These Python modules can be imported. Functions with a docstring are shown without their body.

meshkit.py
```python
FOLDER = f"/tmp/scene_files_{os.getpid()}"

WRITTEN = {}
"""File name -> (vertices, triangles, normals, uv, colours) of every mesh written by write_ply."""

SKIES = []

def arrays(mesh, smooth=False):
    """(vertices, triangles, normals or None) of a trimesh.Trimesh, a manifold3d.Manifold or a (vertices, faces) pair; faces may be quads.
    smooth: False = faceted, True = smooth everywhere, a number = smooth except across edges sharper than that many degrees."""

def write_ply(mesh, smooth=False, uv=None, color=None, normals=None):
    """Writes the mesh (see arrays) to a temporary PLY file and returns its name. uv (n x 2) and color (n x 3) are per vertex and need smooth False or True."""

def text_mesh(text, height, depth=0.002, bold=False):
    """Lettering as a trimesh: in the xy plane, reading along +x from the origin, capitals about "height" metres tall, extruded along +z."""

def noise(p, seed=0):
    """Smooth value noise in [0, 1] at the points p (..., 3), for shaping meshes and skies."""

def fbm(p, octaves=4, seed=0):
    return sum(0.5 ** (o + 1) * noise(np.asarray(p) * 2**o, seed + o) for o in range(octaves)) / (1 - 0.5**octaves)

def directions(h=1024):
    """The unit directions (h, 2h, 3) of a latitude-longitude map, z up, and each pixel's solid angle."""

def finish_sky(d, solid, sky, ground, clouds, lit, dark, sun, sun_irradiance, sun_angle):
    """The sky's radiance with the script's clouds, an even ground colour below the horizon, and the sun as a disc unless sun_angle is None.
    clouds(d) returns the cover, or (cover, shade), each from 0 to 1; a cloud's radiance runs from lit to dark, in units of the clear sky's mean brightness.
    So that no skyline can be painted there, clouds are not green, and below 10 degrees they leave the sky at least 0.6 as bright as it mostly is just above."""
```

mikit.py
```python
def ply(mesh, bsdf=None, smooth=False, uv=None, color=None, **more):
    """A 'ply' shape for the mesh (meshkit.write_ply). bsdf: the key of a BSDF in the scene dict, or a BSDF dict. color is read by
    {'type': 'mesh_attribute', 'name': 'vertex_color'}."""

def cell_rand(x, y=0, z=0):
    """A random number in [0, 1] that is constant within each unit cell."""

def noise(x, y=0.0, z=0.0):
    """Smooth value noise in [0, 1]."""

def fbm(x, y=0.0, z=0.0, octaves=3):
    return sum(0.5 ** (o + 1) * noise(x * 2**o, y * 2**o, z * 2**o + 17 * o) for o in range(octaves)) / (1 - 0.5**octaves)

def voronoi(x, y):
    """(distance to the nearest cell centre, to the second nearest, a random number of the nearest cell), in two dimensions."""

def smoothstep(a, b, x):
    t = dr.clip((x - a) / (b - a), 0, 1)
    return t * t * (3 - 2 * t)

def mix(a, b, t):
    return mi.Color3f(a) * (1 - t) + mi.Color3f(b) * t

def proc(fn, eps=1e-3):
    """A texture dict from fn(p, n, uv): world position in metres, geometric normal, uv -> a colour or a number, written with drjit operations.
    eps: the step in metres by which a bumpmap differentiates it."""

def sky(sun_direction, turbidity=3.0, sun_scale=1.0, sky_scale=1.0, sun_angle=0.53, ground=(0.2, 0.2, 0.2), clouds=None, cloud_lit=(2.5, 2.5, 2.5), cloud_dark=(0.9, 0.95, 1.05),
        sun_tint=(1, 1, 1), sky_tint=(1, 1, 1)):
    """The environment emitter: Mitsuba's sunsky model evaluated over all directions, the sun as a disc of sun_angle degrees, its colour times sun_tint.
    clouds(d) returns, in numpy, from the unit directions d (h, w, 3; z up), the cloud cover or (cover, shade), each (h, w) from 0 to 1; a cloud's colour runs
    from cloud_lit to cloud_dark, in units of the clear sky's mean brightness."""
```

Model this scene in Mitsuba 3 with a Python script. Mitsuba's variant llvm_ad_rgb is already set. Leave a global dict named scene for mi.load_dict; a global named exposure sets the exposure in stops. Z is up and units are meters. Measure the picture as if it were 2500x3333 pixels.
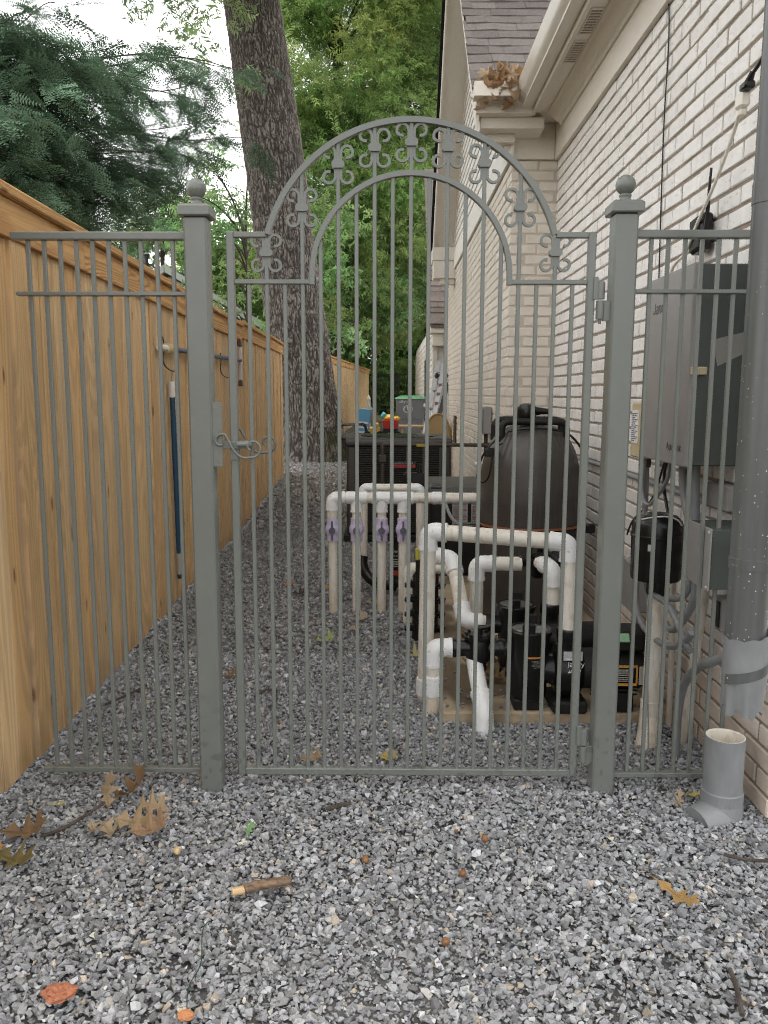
import math, random
import numpy as np, trimesh, mitsuba as mi, drjit as dr
from scipy.spatial import ConvexHull
import mikit, meshkit
from mikit import proc, noise, fbm, voronoi, cell_rand, smoothstep, mix

# ------------------------------------------------------------------ camera, sky, exposure
T = mi.ScalarTransform4f
EYE = np.array([0, 0, 1.4])
PITCH, YAW = math.radians(8.2), math.radians(0.43)
FWD = np.array([-math.sin(YAW) * math.cos(PITCH), math.cos(YAW) * math.cos(PITCH), -math.sin(PITCH)])
scene, labels = {}, {}
scene['camera'] = {'type': 'perspective', 'fov': 2 * math.degrees(math.atan(1250 / 2670)), 'fov_axis': 'x', 'near_clip': 0.05, 'far_clip': 2000.0,
                   'to_world': T().look_at(origin=EYE.tolist(), target=(EYE + FWD).tolist(), up=[-0.0026, 0, 1])}
scene['sky'] = mikit.sky([-0.05, 0.25, 0.9], turbidity=3, sun_scale=0.2, sun_angle=35, clouds=lambda d: 1.0, ground=(0.12, 0.12, 0.11))
exposure = 3.1

# ------------------------------------------------------------------ helpers
rng = np.random.default_rng(7)
used = set()
def key_for(name, parent=None):
    base = (parent + '__' if parent else '') + name
    k, i = base, 0
    while k in used:
        i += 1
        k = f'{base}_{i:03d}'
    used.add(k)
    return k
def tag(k, label=None, cat=None, group=None, kind=None):
    d = labels.setdefault(k, {})
    for a, b in (('label', label), ('category', cat), ('group', group), ('kind', kind)):
        if b: d[a] = b
    return k
def thing(name, label, cat, group=None):
    return tag(key_for(name), label, cat, group)
def add(name, mesh, bsdf, parent=None, smooth=False, uv=None, color=None, label=None, cat=None, group=None, kind=None):
    k = key_for(name, parent)
    if color is not None and not isinstance(smooth, bool):
        v, f, _ = meshkit.arrays(mesh, smooth); mesh, smooth = (v, f), True
    if color is not None and np.ndim(color) == 1: color = np.tile(color, (len(mesh[0]), 1))
    scene[k] = mikit.ply(mesh, bsdf, smooth=smooth, uv=uv, color=color)
    if label or cat or group or kind: tag(k, label, cat, group, kind)
    return k
def join(ms):
    vs, fs, n = [], [], 0
    for v, f in ms:
        vs.append(np.asarray(v, float)); fs.append(np.asarray(f, int) + n); n += len(v)
    return np.vstack(vs), np.vstack(fs)
S8 = np.array([[x, y, z] for x in (-1, 1) for y in (-1, 1) for z in (-1, 1)], float)
F8 = np.array([[0, 1, 3], [0, 3, 2], [4, 6, 7], [4, 7, 5], [0, 4, 5], [0, 5, 1], [2, 3, 7], [2, 7, 6], [0, 2, 6], [0, 6, 4], [1, 5, 7], [1, 7, 3]])
def hull_faces(p):
    h = ConvexHull(p); f = h.simplices.copy(); c = p.mean(0)
    for i, t in enumerate(f):
        a, b, d = p[t]
        if np.dot(np.cross(b - a, d - a), a - c) < 0: f[i] = t[::-1]
    return f
AX24 = np.repeat(S8, 3, axis=0); ID24 = np.tile(np.eye(3), (8, 1))
F24 = hull_faces(AX24 * (0.8 + 0.2 * ID24))
def cbox(lo, hi, b=0.003):
    lo, hi = np.asarray(lo, float), np.asarray(hi, float)
    h = (hi - lo) / 2
    b = min(b, 0.45 * h.min())
    return AX24 * (h - b * (1 - ID24)) + (lo + hi) / 2, F24
def box(lo, hi):
    lo, hi = np.asarray(lo, float), np.asarray(hi, float)
    return S8 * (hi - lo) / 2 + (lo + hi) / 2, F8
def rotz(m, a, c=(0, 0, 0)):
    R = np.array([[math.cos(a), -math.sin(a), 0], [math.sin(a), math.cos(a), 0], [0, 0, 1]])
    return (np.asarray(m[0]) - c) @ R.T + c, m[1]
def rot(m, axis, a, c=(0, 0, 0)):
    R = trimesh.transformations.rotation_matrix(a, axis)[:3, :3]
    return (np.asarray(m[0]) - c) @ R.T + c, m[1]
def shift(m, d): return np.asarray(m[0]) + np.asarray(d, float), m[1]
def frames(P):
    P = np.asarray(P, float)
    t = np.gradient(P, axis=0); t /= np.linalg.norm(t, axis=1, keepdims=True) + 1e-12
    a = np.cross(t[0], [0, 0, 1.0]) if abs(t[0][2]) < 0.9 else np.cross(t[0], [0, 1.0, 0])
    A = []
    for k in range(len(P)):
        a = a - t[k] * np.dot(a, t[k]); a /= np.linalg.norm(a) + 1e-12
        A.append(a)
    A = np.array(A)
    return t, A, np.cross(t, A)
def tube(P, r, n=14, cap=True):
    P = np.asarray(P, float)
    r = np.broadcast_to(np.asarray(r, float), (len(P),))
    t, A, B = frames(P)
    ang = np.arange(n) * 2 * np.pi / n
    V = P[:, None] + r[:, None, None] * (np.cos(ang)[None, :, None] * A[:, None] + np.sin(ang)[None, :, None] * B[:, None])
    V = V.reshape(-1, 3)
    F = []
    for k in range(len(P) - 1):
        for j in range(n):
            a, b = k * n + j, k * n + (j + 1) % n
            F += [[a, b, b + n], [a, b + n, a + n]]
    if cap:
        c0, c1 = len(V), len(V) + 1
        V = np.vstack([V, P[0], P[-1]])
        e = (len(P) - 1) * n
        for j in range(n):
            F += [[c0, (j + 1) % n, j], [c1, e + j, e + (j + 1) % n]]
    return V, np.array(F)
def ribbon(P, w, d, nrm=(0, 1, 0)):
    """flat bar swept along P: w across the path in the plane with normal nrm, d along nrm"""
    P = np.asarray(P, float); nrm = np.asarray(nrm, float)
    t = np.gradient(P, axis=0); t /= np.linalg.norm(t, axis=1, keepdims=True)
    s = np.cross(t, nrm); w = np.broadcast_to(w, (len(P),))[:, None]
    V = np.stack([P + s * w / 2 - nrm * d / 2, P + s * w / 2 + nrm * d / 2, P - s * w / 2 + nrm * d / 2, P - s * w / 2 - nrm * d / 2], 1).reshape(-1, 3)
    F = []
    for k in range(len(P) - 1):
        for j in range(4):
            a, b = 4 * k + j, 4 * k + (j + 1) % 4
            F += [[a, b + 4, b], [a, a + 4, b + 4]]
    e = 4 * (len(P) - 1)
    F += [[0, 1, 2], [0, 2, 3], [e, e + 2, e + 1], [e, e + 3, e + 2]]
    F = np.array(F)
    m = trimesh.Trimesh(V, F, process=False)
    if m.volume < 0: F = F[:, ::-1]
    return V, F
def lathe(prof, c=(0, 0, 0), n=32, axis='z'):
    prof = np.asarray(prof, float)
    ang = np.arange(n) * 2 * np.pi / n
    V = np.stack([prof[:, None, 0] * np.cos(ang), prof[:, None, 0] * np.sin(ang), np.repeat(prof[:, 1:2], n, 1)], -1).reshape(-1, 3)
    F = []
    for k in range(len(prof) - 1):
        for j in range(n):
            a, b = k * n + j, k * n + (j + 1) % n
            F += [[a, b, b + n], [a, b + n, a + n]]
    if axis == 'x': V = V[:, [2, 0, 1]]
    if axis == 'y': V = V[:, [1, 2, 0]]
    return V + np.asarray(c, float), np.array(F)
def extrude(poly, d):
    """polygon points (x, y) extruded along z by d"""
    from shapely.geometry import Polygon
    m = trimesh.creation.extrude_polygon(Polygon(poly), d, engine='earcut')
    return np.array(m.vertices), np.array(m.faces)
def fillet(P, r, n=7):
    P = [np.asarray(p, float) for p in P]
    out = [P[0]]
    for k in range(1, len(P) - 1):
        a, b = P[k - 1] - P[k], P[k + 1] - P[k]
        la, lb = np.linalg.norm(a), np.linalg.norm(b); a, b = a / la, b / lb
        q = min(r, 0.45 * la, 0.45 * lb)
        for s in np.linspace(0, 1, n):
            out.append(P[k] + a * q * (1 - s) ** 2 + b * q * s ** 2)
    return np.array(out + [P[-1]])
def spline(P, n=10):
    from scipy.interpolate import CubicSpline
    P = np.asarray(P, float); t = np.r_[0, np.cumsum(np.linalg.norm(np.diff(P, axis=0), axis=1))]
    return CubicSpline(t, P)(np.linspace(0, t[-1], n * (len(P) - 1) + 1))
def text(s, h, at, right, up, d=0.0008, bold=False, w=1.0):
    """lettering of capital height h; at: lower left corner, right/up: unit directions"""
    m = meshkit.text_mesh(s, h, d, bold)
    v = np.array(m.vertices); right, up = np.asarray(right, float), np.asarray(up, float)
    return np.asarray(at) + v[:, :1] * w * right + v[:, 1:2] * up + v[:, 2:] * np.cross(right, up), np.array(m.faces)
def gz(y):
    """height of the ground at distance y"""
    y = np.asarray(y, float)
    return np.where(y < 8, 0, 0.028 * (y - 8)) * np.where(y > 40, 1, 1)

# ------------------------------------------------------------------ materials
def rgb(*c): return {'type': 'rgb', 'value': list(c)}
def mat(key, col, rough=0.5, spec=0.5, bump=None, bs=1.0, eps=1e-3, two=True, **kw):
    b = {'type': 'principled', 'base_color': rgb(*col) if isinstance(col, (tuple, list)) else col, 'roughness': rough, 'specular': spec, **kw}
    if bump is not None: b = {'type': 'bumpmap', 'arbitrary': proc(bump, eps), 'scale': bs, 'bsdf': b}
    scene[key] = {'type': 'twosided', 'bsdf': b} if two else b
VC = {'type': 'mesh_attribute', 'name': 'vertex_color'}
def c3(a, b, t): return mix(a, b, t)
# grey-green gate paint
def f_gate(p, n, uv):
    k = fbm(p.x * 9, p.y * 9, p.z * 5)
    return mix((0.130, 0.139, 0.127), (0.160, 0.169, 0.156), k) * (1 - 0.25 * smoothstep(0.66, 0.8, noise(p.x * 60, p.y * 60, p.z * 40)) * smoothstep(0.5, 0.0, p.z))
mat('m_gate', proc(f_gate), 0.30, 0.5, lambda p, n, uv: noise(p.x * 260, p.y * 260, p.z * 120) + 0.6 * noise(p.x * 60, p.y * 60, p.z * 45), 0.00022, 6e-4)
# cedar: uv.x = 10 * board number + metres across, uv.y = metres along
def wood_parts(uv):
    i = dr.floor(uv.x * 0.1); x = uv.x - 10 * i; y = uv.y
    w = noise(x * 7 + i * 3.1, y * 1.1, i)
    ring = noise(x * 130 + 16 * w, y * 2.2, i * 1.7)
    fine = noise(x * 420, y * 9, i + 5)
    vd, v2, vw = voronoi(x * 7.0 + i * 13.7, y * 1.9 + i * 5.1)
    knot = smoothstep(0.085, 0.02, vd) * smoothstep(0.68, 0.74, vw)
    return i, x, y, w, ring, fine, knot
def f_wood(p, n, uv):
    i, x, y, w, ring, fine, knot = wood_parts(uv)
    r = cell_rand(i, 3, 1); r2 = cell_rand(i, 9, 2)
    c = mix(mix((0.58, 0.375, 0.18), (0.66, 0.47, 0.26), r), mix((0.50, 0.355, 0.20), (0.60, 0.36, 0.16), r2), w)
    band = smoothstep(0.25, 0.75, 0.5 + 0.5 * dr.sin(46 * w + 3 * ring))
    c = c * (0.86 + 0.22 * ring) * (0.93 + 0.12 * fine) * (1 - 0.17 * band)
    grey = smoothstep(0.55, 0.8, noise(x * 16 + i * 2.3, y * 0.5, i)) * 0.5
    c = mix(c, (0.36, 0.29, 0.215), grey)
    c = mix(c, (0.13, 0.06, 0.03), knot * 0.85)
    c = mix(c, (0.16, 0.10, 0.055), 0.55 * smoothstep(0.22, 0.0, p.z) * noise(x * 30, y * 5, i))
    return c
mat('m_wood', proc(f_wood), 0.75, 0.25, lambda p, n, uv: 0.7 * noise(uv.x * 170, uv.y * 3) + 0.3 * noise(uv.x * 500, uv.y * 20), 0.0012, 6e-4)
def f_cap(p, n, uv):
    i, x, y, w, ring, fine, knot = wood_parts(uv)
    band = smoothstep(0.35, 0.8, 0.5 + 0.5 * dr.sin(70 * noise(x * 9, y * 0.9, i) + 2 * fine))
    c = mix((0.52, 0.31, 0.135), (0.38, 0.205, 0.085), band) * (0.85 + 0.25 * ring)
    return mix(c, (0.11, 0.05, 0.025), knot * 0.8)
mat('m_cap', proc(f_cap), 0.75, 0.25, lambda p, n, uv: dr.sin(70 * noise((uv.x - 10 * dr.floor(uv.x * 0.1)) * 9, uv.y * 0.9, dr.floor(uv.x * 0.1))) + noise(uv.x * 300, uv.y * 4), 0.0008, 6e-4)
# painted brick: uv.x = brick number
def f_brick(p, n, uv):
    r = cell_rand(uv.x, 1); k = fbm(p.x * 14, p.y * 14, p.z * 14)
    streak = noise(p.x * 40 + p.y * 40, 0, p.z * 3)
    c = mix((0.64, 0.62, 0.585), (0.74, 0.725, 0.70), r * 0.6 + 0.4 * k) * (0.94 + 0.09 * streak)
    chip = smoothstep(0.80, 0.88, noise(p.x * 70, p.y * 70, p.z * 90)) * 0.5
    c = mix(c, (0.42, 0.35, 0.29), chip)
    low = smoothstep(0.95, 0.35, p.z + 0.5 * k)
    return mix(c, (0.50, 0.39, 0.30), low * 0.75)
mat('m_brick', proc(f_brick), 0.33, 0.5, lambda p, n, uv: noise(p.x * 90, p.y * 90, p.z * 90) + 0.5 * noise(p.x * 260, p.y * 260, p.z * 260), 0.0016, 8e-4)
def f_cream(p, n, uv):
    r = cell_rand(uv.x, 1); k = fbm(p.x * 14, p.y * 14, p.z * 14)
    c = mix((0.56, 0.51, 0.435), (0.65, 0.605, 0.535), r * 0.5 + 0.5 * k) * (0.95 + 0.08 * noise(p.x * 40 + p.y * 40, 0, p.z * 3))
    return mix(c, (0.45, 0.35, 0.26), smoothstep(0.9, 0.1, p.z + 0.5 * k) * 0.7)
mat('m_brick_cream', proc(f_cream), 0.45, 0.45, lambda p, n, uv: noise(p.x * 90, p.y * 90, p.z * 90) + 0.5 * noise(p.x * 260, p.y * 260, p.z * 260), 0.0014, 8e-4)
def f_mortar(p, n, uv):
    k = fbm(p.x * 22, p.y * 22, p.z * 22)
    return mix((0.19, 0.158, 0.128), (0.30, 0.255, 0.212), k)
mat('m_mortar', proc(f_mortar), 0.9, 0.2, lambda p, n, uv: noise(p.x * 120, p.y * 120, p.z * 120), 0.002, 1e-3)
def f_mortar2(p, n, uv): return mix((0.42, 0.37, 0.305), (0.52, 0.47, 0.40), fbm(p.x * 12, p.y * 12, p.z * 12))
mat('m_mortar_painted', proc(f_mortar2), 0.8, 0.3)
def f_trim(p, n, uv):
    k = fbm(p.x * 5, p.y * 2, p.z * 5)
    return mix((0.60, 0.555, 0.485), (0.66, 0.62, 0.555), k) * (0.95 + 0.06 * noise(p.x * 60, p.y * 30, p.z * 60))
mat('m_trim', proc(f_trim), 0.45, 0.45)
mat('m_gutter', proc(lambda p, n, uv: mix((0.58, 0.545, 0.48), (0.63, 0.60, 0.54), fbm(p.x * 9, p.y * 3, p.z * 9))), 0.28, 0.5)
mat('m_siding', proc(lambda p, n, uv: mix((0.62, 0.60, 0.56), (0.69, 0.67, 0.63), fbm(p.x * 6, p.y * 6, p.z * 20))), 0.5, 0.4)
def f_shingle(p, n, uv):
    r = cell_rand(uv.x, 4); g = noise(p.x * 330, p.y * 330, p.z * 330); k = noise(p.x * 60, p.y * 60, p.z * 60)
    return mix((0.12, 0.104, 0.098), (0.215, 0.19, 0.18), 0.55 * r + 0.45 * k) * (0.72 + 0.55 * g)
mat('m_shingle', proc(f_shingle), 0.9, 0.15, lambda p, n, uv: noise(p.x * 300, p.y * 300, p.z * 300), 0.0012, 8e-4)
mat('m_dark', (0.012, 0.012, 0.012), 0.8, 0.2)
mat('m_stone', VC, 0.72, 0.3, two=False)
mat('m_ground', proc(lambda p, n, uv: mix((0.07, 0.07, 0.07), (0.13, 0.128, 0.125), fbm(p.x * 30, p.y * 30))), 0.95, 0.1)
def f_soil(p, n, uv):
    k = fbm(p.x * 1.3, p.y * 1.3); q = noise(p.x * 25, p.y * 25)
    return mix(mix((0.045, 0.05, 0.02), (0.075, 0.085, 0.03), q), (0.09, 0.065, 0.04), smoothstep(0.4, 0.65, k))
mat('m_soil', proc(f_soil), 0.95, 0.1)

# ------------------------------------------------------------------ ground
def sheet(x0, x1, ys, z):
    xs = np.linspace(x0, x1, 9)
    V = np.array([[x, y, float(gz(min(y, 60))) + z] for y in ys for x in xs]); n = len(xs); F = []
    for j in range(len(ys) - 1):
        for i in range(n - 1):
            a = j * n + i
            F += [[a, a + 1, a + n + 1], [a, a + n + 1, a + n]]
    return V, np.array(F)
add('ground', sheet(-600, 600, [-600, -60, -5, 0, 8, 14, 20, 26, 40, 60, 200, 900], -0.05), 'm_soil', kind='structure', label='dark soil and leaf litter under the trees')
add('gravel_bed', sheet(-2.4, 2.6, [-3, 0, 4, 8, 12, 16, 22, 26], -0.016), 'm_ground', kind='structure', label='dark grit between the gravel stones')
# crushed stone
LIB = []
for k in range(46):
    n = int(rng.integers(8, 12))
    q = rng.normal(size=(n, 3)); q /= np.linalg.norm(q, axis=1, keepdims=True)
    q *= rng.uniform(0.82, 1.1, (n, 1)) * np.array([1.0, rng.uniform(0.6, 0.95), rng.uniform(0.38, 0.72)])
    LIB.append((q, hull_faces(q)))
def stone_colours(n, g):
    v = np.clip(g.lognormal(math.log(0.265), 0.30, n), 0.07, 0.55)
    c = v[:, None] * np.array([0.985, 1.0, 1.035]) * g.normal(1, 0.012, (n, 3))
    w = g.random(n)
    warm = w < 0.03
    c[warm] = v[warm, None] * np.array([1.3, 1.12, 0.9]) * 1.15
    pale = w > 0.975
    c[pale] = g.uniform(0.34, 0.5, pale.sum())[:, None] * np.array([1.0, 0.97, 0.91])
    rust = (w > 0.07) & (w < 0.0703)
    c[rust] = np.array([0.20, 0.11, 0.06]) * g.uniform(0.6, 1.2, (rust.sum(), 1))
    return np.clip(c, 0.02, 0.6)
def stones(P, R, g, tilt=0.55):
    """P: centres, R: sizes"""
    n = len(P)
    which = g.integers(0, len(LIB), n)
    a = g.uniform(0, 2 * np.pi, n); b = g.normal(0, tilt, n); c = g.uniform(0, 2 * np.pi, n)
    ca, sa, cb, sb, cc, sc = np.cos(a), np.sin(a), np.cos(b), np.sin(b), np.cos(c), np.sin(c)
    z, o = np.zeros(n), np.ones(n)
    Rz = np.array([[ca, -sa, z], [sa, ca, z], [z, z, o]]).transpose(2, 0, 1)
    Rx = np.array([[o, z, z], [z, cb, -sb], [z, sb, cb]]).transpose(2, 0, 1)
    Rc = np.array([[cc, -sc, z], [sc, cc, z], [z, z, o]]).transpose(2, 0, 1)
    M = Rz @ Rx @ Rc * R[:, None, None]
    col = stone_colours(n, g)
    vs, fs, cs, at = [], [], [], 0
    for k, (q, f) in enumerate(LIB):
        idx = np.nonzero(which == k)[0]
        if not len(idx): continue
        v = np.einsum('nij,kj->nki', M[idx], q) + P[idx][:, None]
        vs.append(v.reshape(-1, 3)); cs.append(np.repeat(col[idx], len(q), 0))
        fs.append((f[None] + (np.arange(len(idx)) * len(q))[:, None, None]).reshape(-1, 3) + at); at += len(idx) * len(q)
    return np.vstack(vs), np.vstack(fs), np.vstack(cs)
def gravel_points(x0, x1, y0, y1, dens, g, lo=0.0, scale=1.0):
    n = int((x1 - x0) * (y1 - y0) * dens)
    x, y = g.uniform(x0, x1, n), g.uniform(y0, y1, n)
    r = np.clip(g.lognormal(math.log(0.0098), 0.40, n), 0.004, 0.021) * scale
    mound = 0.016 * (meshkit.noise(np.stack([x * 1.6, y * 1.6, x * 0], -1), 3) - 0.5)
    z = g.uniform(-0.012, 0.004, n) * (0.6 + 0.4 * scale) - 0.25 * r + lo + mound
    return np.stack([x, y, z + gz(y)], -1), r
g1 = np.random.default_rng(11)
P, R = gravel_points(-1.5, 1.45, 1.25, 4.3, 9500, g1)
v, f, c = stones(P, R, g1)
add('gravel__stone', (v, f), 'm_stone', color=c)
n = 30000
P = np.stack([g1.uniform(-1.5, 1.45, n), g1.uniform(1.25, 4.3, n), g1.uniform(-0.016, -0.008, n)], -1)
v, f, c = stones(P, g1.uniform(0.004, 0.008, n), g1)
add('gravel__stone', (v, f), 'm_stone', color=c)
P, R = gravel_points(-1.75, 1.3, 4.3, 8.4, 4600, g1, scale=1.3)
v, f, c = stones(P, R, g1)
add('gravel__stone', (v, f), 'm_stone', color=c * np.array([0.84, 0.82, 0.80]))  # darker brown tint: mostly shade behind the gate painted in, some dirt
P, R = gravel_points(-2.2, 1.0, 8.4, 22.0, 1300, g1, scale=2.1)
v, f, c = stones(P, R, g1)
add('gravel__stone', (v, f), 'm_stone', color=c * np.array([0.86, 0.83, 0.80]))  # far stones tinted likewise, shade and a little dirt put into their colour
tag('gravel', 'crushed blue grey gravel covering the side yard', 'gravel', kind='stuff')

# ------------------------------------------------------------------ garden gate
GX, GY = 0.0645, 2.783
HZ = 0.0127
def bar(x0, x1, z0, z1, d=0.0127, y=GY, b=0.0016): return cbox((x0, y - d / 2, z0), (x1, y + d / 2, z1), b)
def arcbar(xc, zc, ro, t, a0, a1, d=0.0254, y=GY, n=44):
    a = np.linspace(a0, a1, n)
    P = np.stack([xc + (ro - t / 2) * np.cos(a), np.full(n, y), zc + (ro - t / 2) * np.sin(a)], -1)
    return ribbon(P, t, d)
RO, RI, ZC = 0.497, 0.333, 1.781
SHZ, BZ = 1.923, 1.764
gate = thing('garden_gate', 'grey green iron gate with an arched top and scroll ornaments', 'gate')
half = 0.6045
e = math.asin((SHZ - 0.008 - ZC) / (RO - 0.008))
add('arch', arcbar(GX, ZC, RO, 0.018, e, math.pi - e), 'm_gate', gate, smooth=35)
inner = join([arcbar(GX, ZC, RI, 0.0165, 0.0, math.pi)] + [bar(GX + s * (RI - 0.00825) - 0.00825, GX + s * (RI - 0.00825) + 0.00825, BZ - 0.009, ZC, 0.0254, b=0.0005) for s in (-1, 1)])
add('inner_arch', inner, 'm_gate', gate, smooth=35)
for s in (-1, 1):
    x0, x1 = sorted((GX + s * (half - 0.0254), GX + s * half))
    add('stile', bar(x0, x1, 0.047, SHZ, 0.0254, b=0.003), 'm_gate', gate)
    xi = GX + s * (math.cos(e) * (RO - 0.004))
    x0, x1 = sorted((xi, GX + s * (half - 0.0256)))
    add('shoulder_rail', bar(x0, x1, SHZ - 0.0185, SHZ - 0.001, 0.0250, b=0.002), 'm_gate', gate)
    x0, x1 = sorted((GX + s * (RI - 0.001), GX + s * (half - 0.0256)))
    add('cross_rail', bar(x0, x1, BZ - 0.0075, BZ + 0.0075, 0.0240, b=0.002), 'm_gate', gate)
add('bottom_rail', bar(GX - half + 0.0256, GX + half - 0.0256, 0.048, 0.0725, 0.0250, b=0.003), 'm_gate', gate)
sp = 2 * (half - 0.0127) / 20
def weld(x, z, r=0.007, s=0.5):
    m = trimesh.creation.icosphere(1, r); v = np.array(m.vertices) * [1.25, 1.25, s]
    v = v * (1 + 0.25 * (meshkit.noise(v * 300 + x * 50) - 0.5)[:, None])
    return v + [x, GY, z], np.array(m.faces)
for k in range(-9, 10):
    x = GX + k * sp; a = abs(k)
    if a >= 7 and a % 2: top = BZ - 0.0074
    elif a == 8: top = SHZ - 0.0186
    elif a % 2 == 0: top = ZC + math.sqrt((RO - 0.0175) ** 2 - (x - GX) ** 2)
    else: top = ZC + math.sqrt((RI - 0.016) ** 2 - (x - GX) ** 2)
    pk = add('picket', bar(x - HZ / 2, x + HZ / 2, 0.0725, top), 'm_gate', gate)
    add('weld', join([weld(x, 0.0735), weld(x, top - 0.001, 0.006, 0.35)]), 'm_gate', pk, smooth=True)
def scroll(sx, sz):
    a = np.radians(np.r_[np.linspace(180, 90, 9), np.linspace(75, -105, 20)])
    r = np.r_[np.full(9, 0.0195), np.linspace(0.0195, 0.0145, 20)]
    cx, cz = 0.0285, 0.036
    P = np.vstack([[[0.0085, 0.010], [0.0088, 0.020], [0.009, 0.030]], np.stack([cx + r * np.cos(a), cz + r * np.sin(a)], -1)])
    P[3:, 0] += (a < 0) * 0
    return P * [sx * 1.03, sz * 1.03]
for k, z in ((0, 2.200), (2, 2.183), (-2, 2.183), (4, 2.135), (-4, 2.132), (6, 2.000), (-6, 1.998), (8, 1.858), (-8, 1.856)):
    x = GX + k * sp
    ms = []
    for sx in (-1, 1):
        for sz in (-1, 1):
            q = scroll(sx, sz)
            ms.append(ribbon(np.stack([x + q[:, 0], np.full(len(q), GY), z + q[:, 1]], -1), np.r_[np.full(len(q) - 4, 0.0082), 0.0086, 0.0092, 0.0098, 0.0098], 0.0115))
    o = add('scroll_ornament', join(ms), 'm_gate', gate, smooth=35)
    w = 0.0205
    col = extrude([(-w, -0.006), (-w, 0.006), (-w + 0.006, 0.012), (w - 0.006, 0.012), (w, 0.006), (w, -0.006), (w - 0.006, -0.012), (-w + 0.006, -0.012)], 0.030)
    add('collar', (np.stack([col[0][:, 0] + x, GY + 0.015 - col[0][:, 2], col[0][:, 1] + z], -1), col[1][:, ::-1]), 'm_gate', o)
# latch with two S-shaped levers, hinges
lz = 1.228
sl = GX - half
lt = add('latch', join([cbox((sl - 0.052, GY - 0.020, lz - 0.013), (sl + 0.062, GY - 0.0145, lz + 0.013), 0.002), cbox((sl - 0.052, GY + 0.0145, lz - 0.013), (sl + 0.062, GY + 0.020, lz + 0.013), 0.002),
                       cbox((sl + 0.060, GY - 0.0145, lz - 0.012), (sl + 0.066, GY + 0.0145, lz + 0.012), 0.001), cbox((sl - 0.002, GY - 0.0165, lz - 0.052), (sl + 0.0275, GY + 0.0165, lz - 0.014), 0.002)]), 'm_gate', gate)
add('latch_pin', tube([[sl + 0.026, GY - 0.028, lz + 0.002], [sl + 0.075, GY - 0.028, lz + 0.004]], 0.009, 16), 'm_gate', lt, smooth=40)
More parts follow.
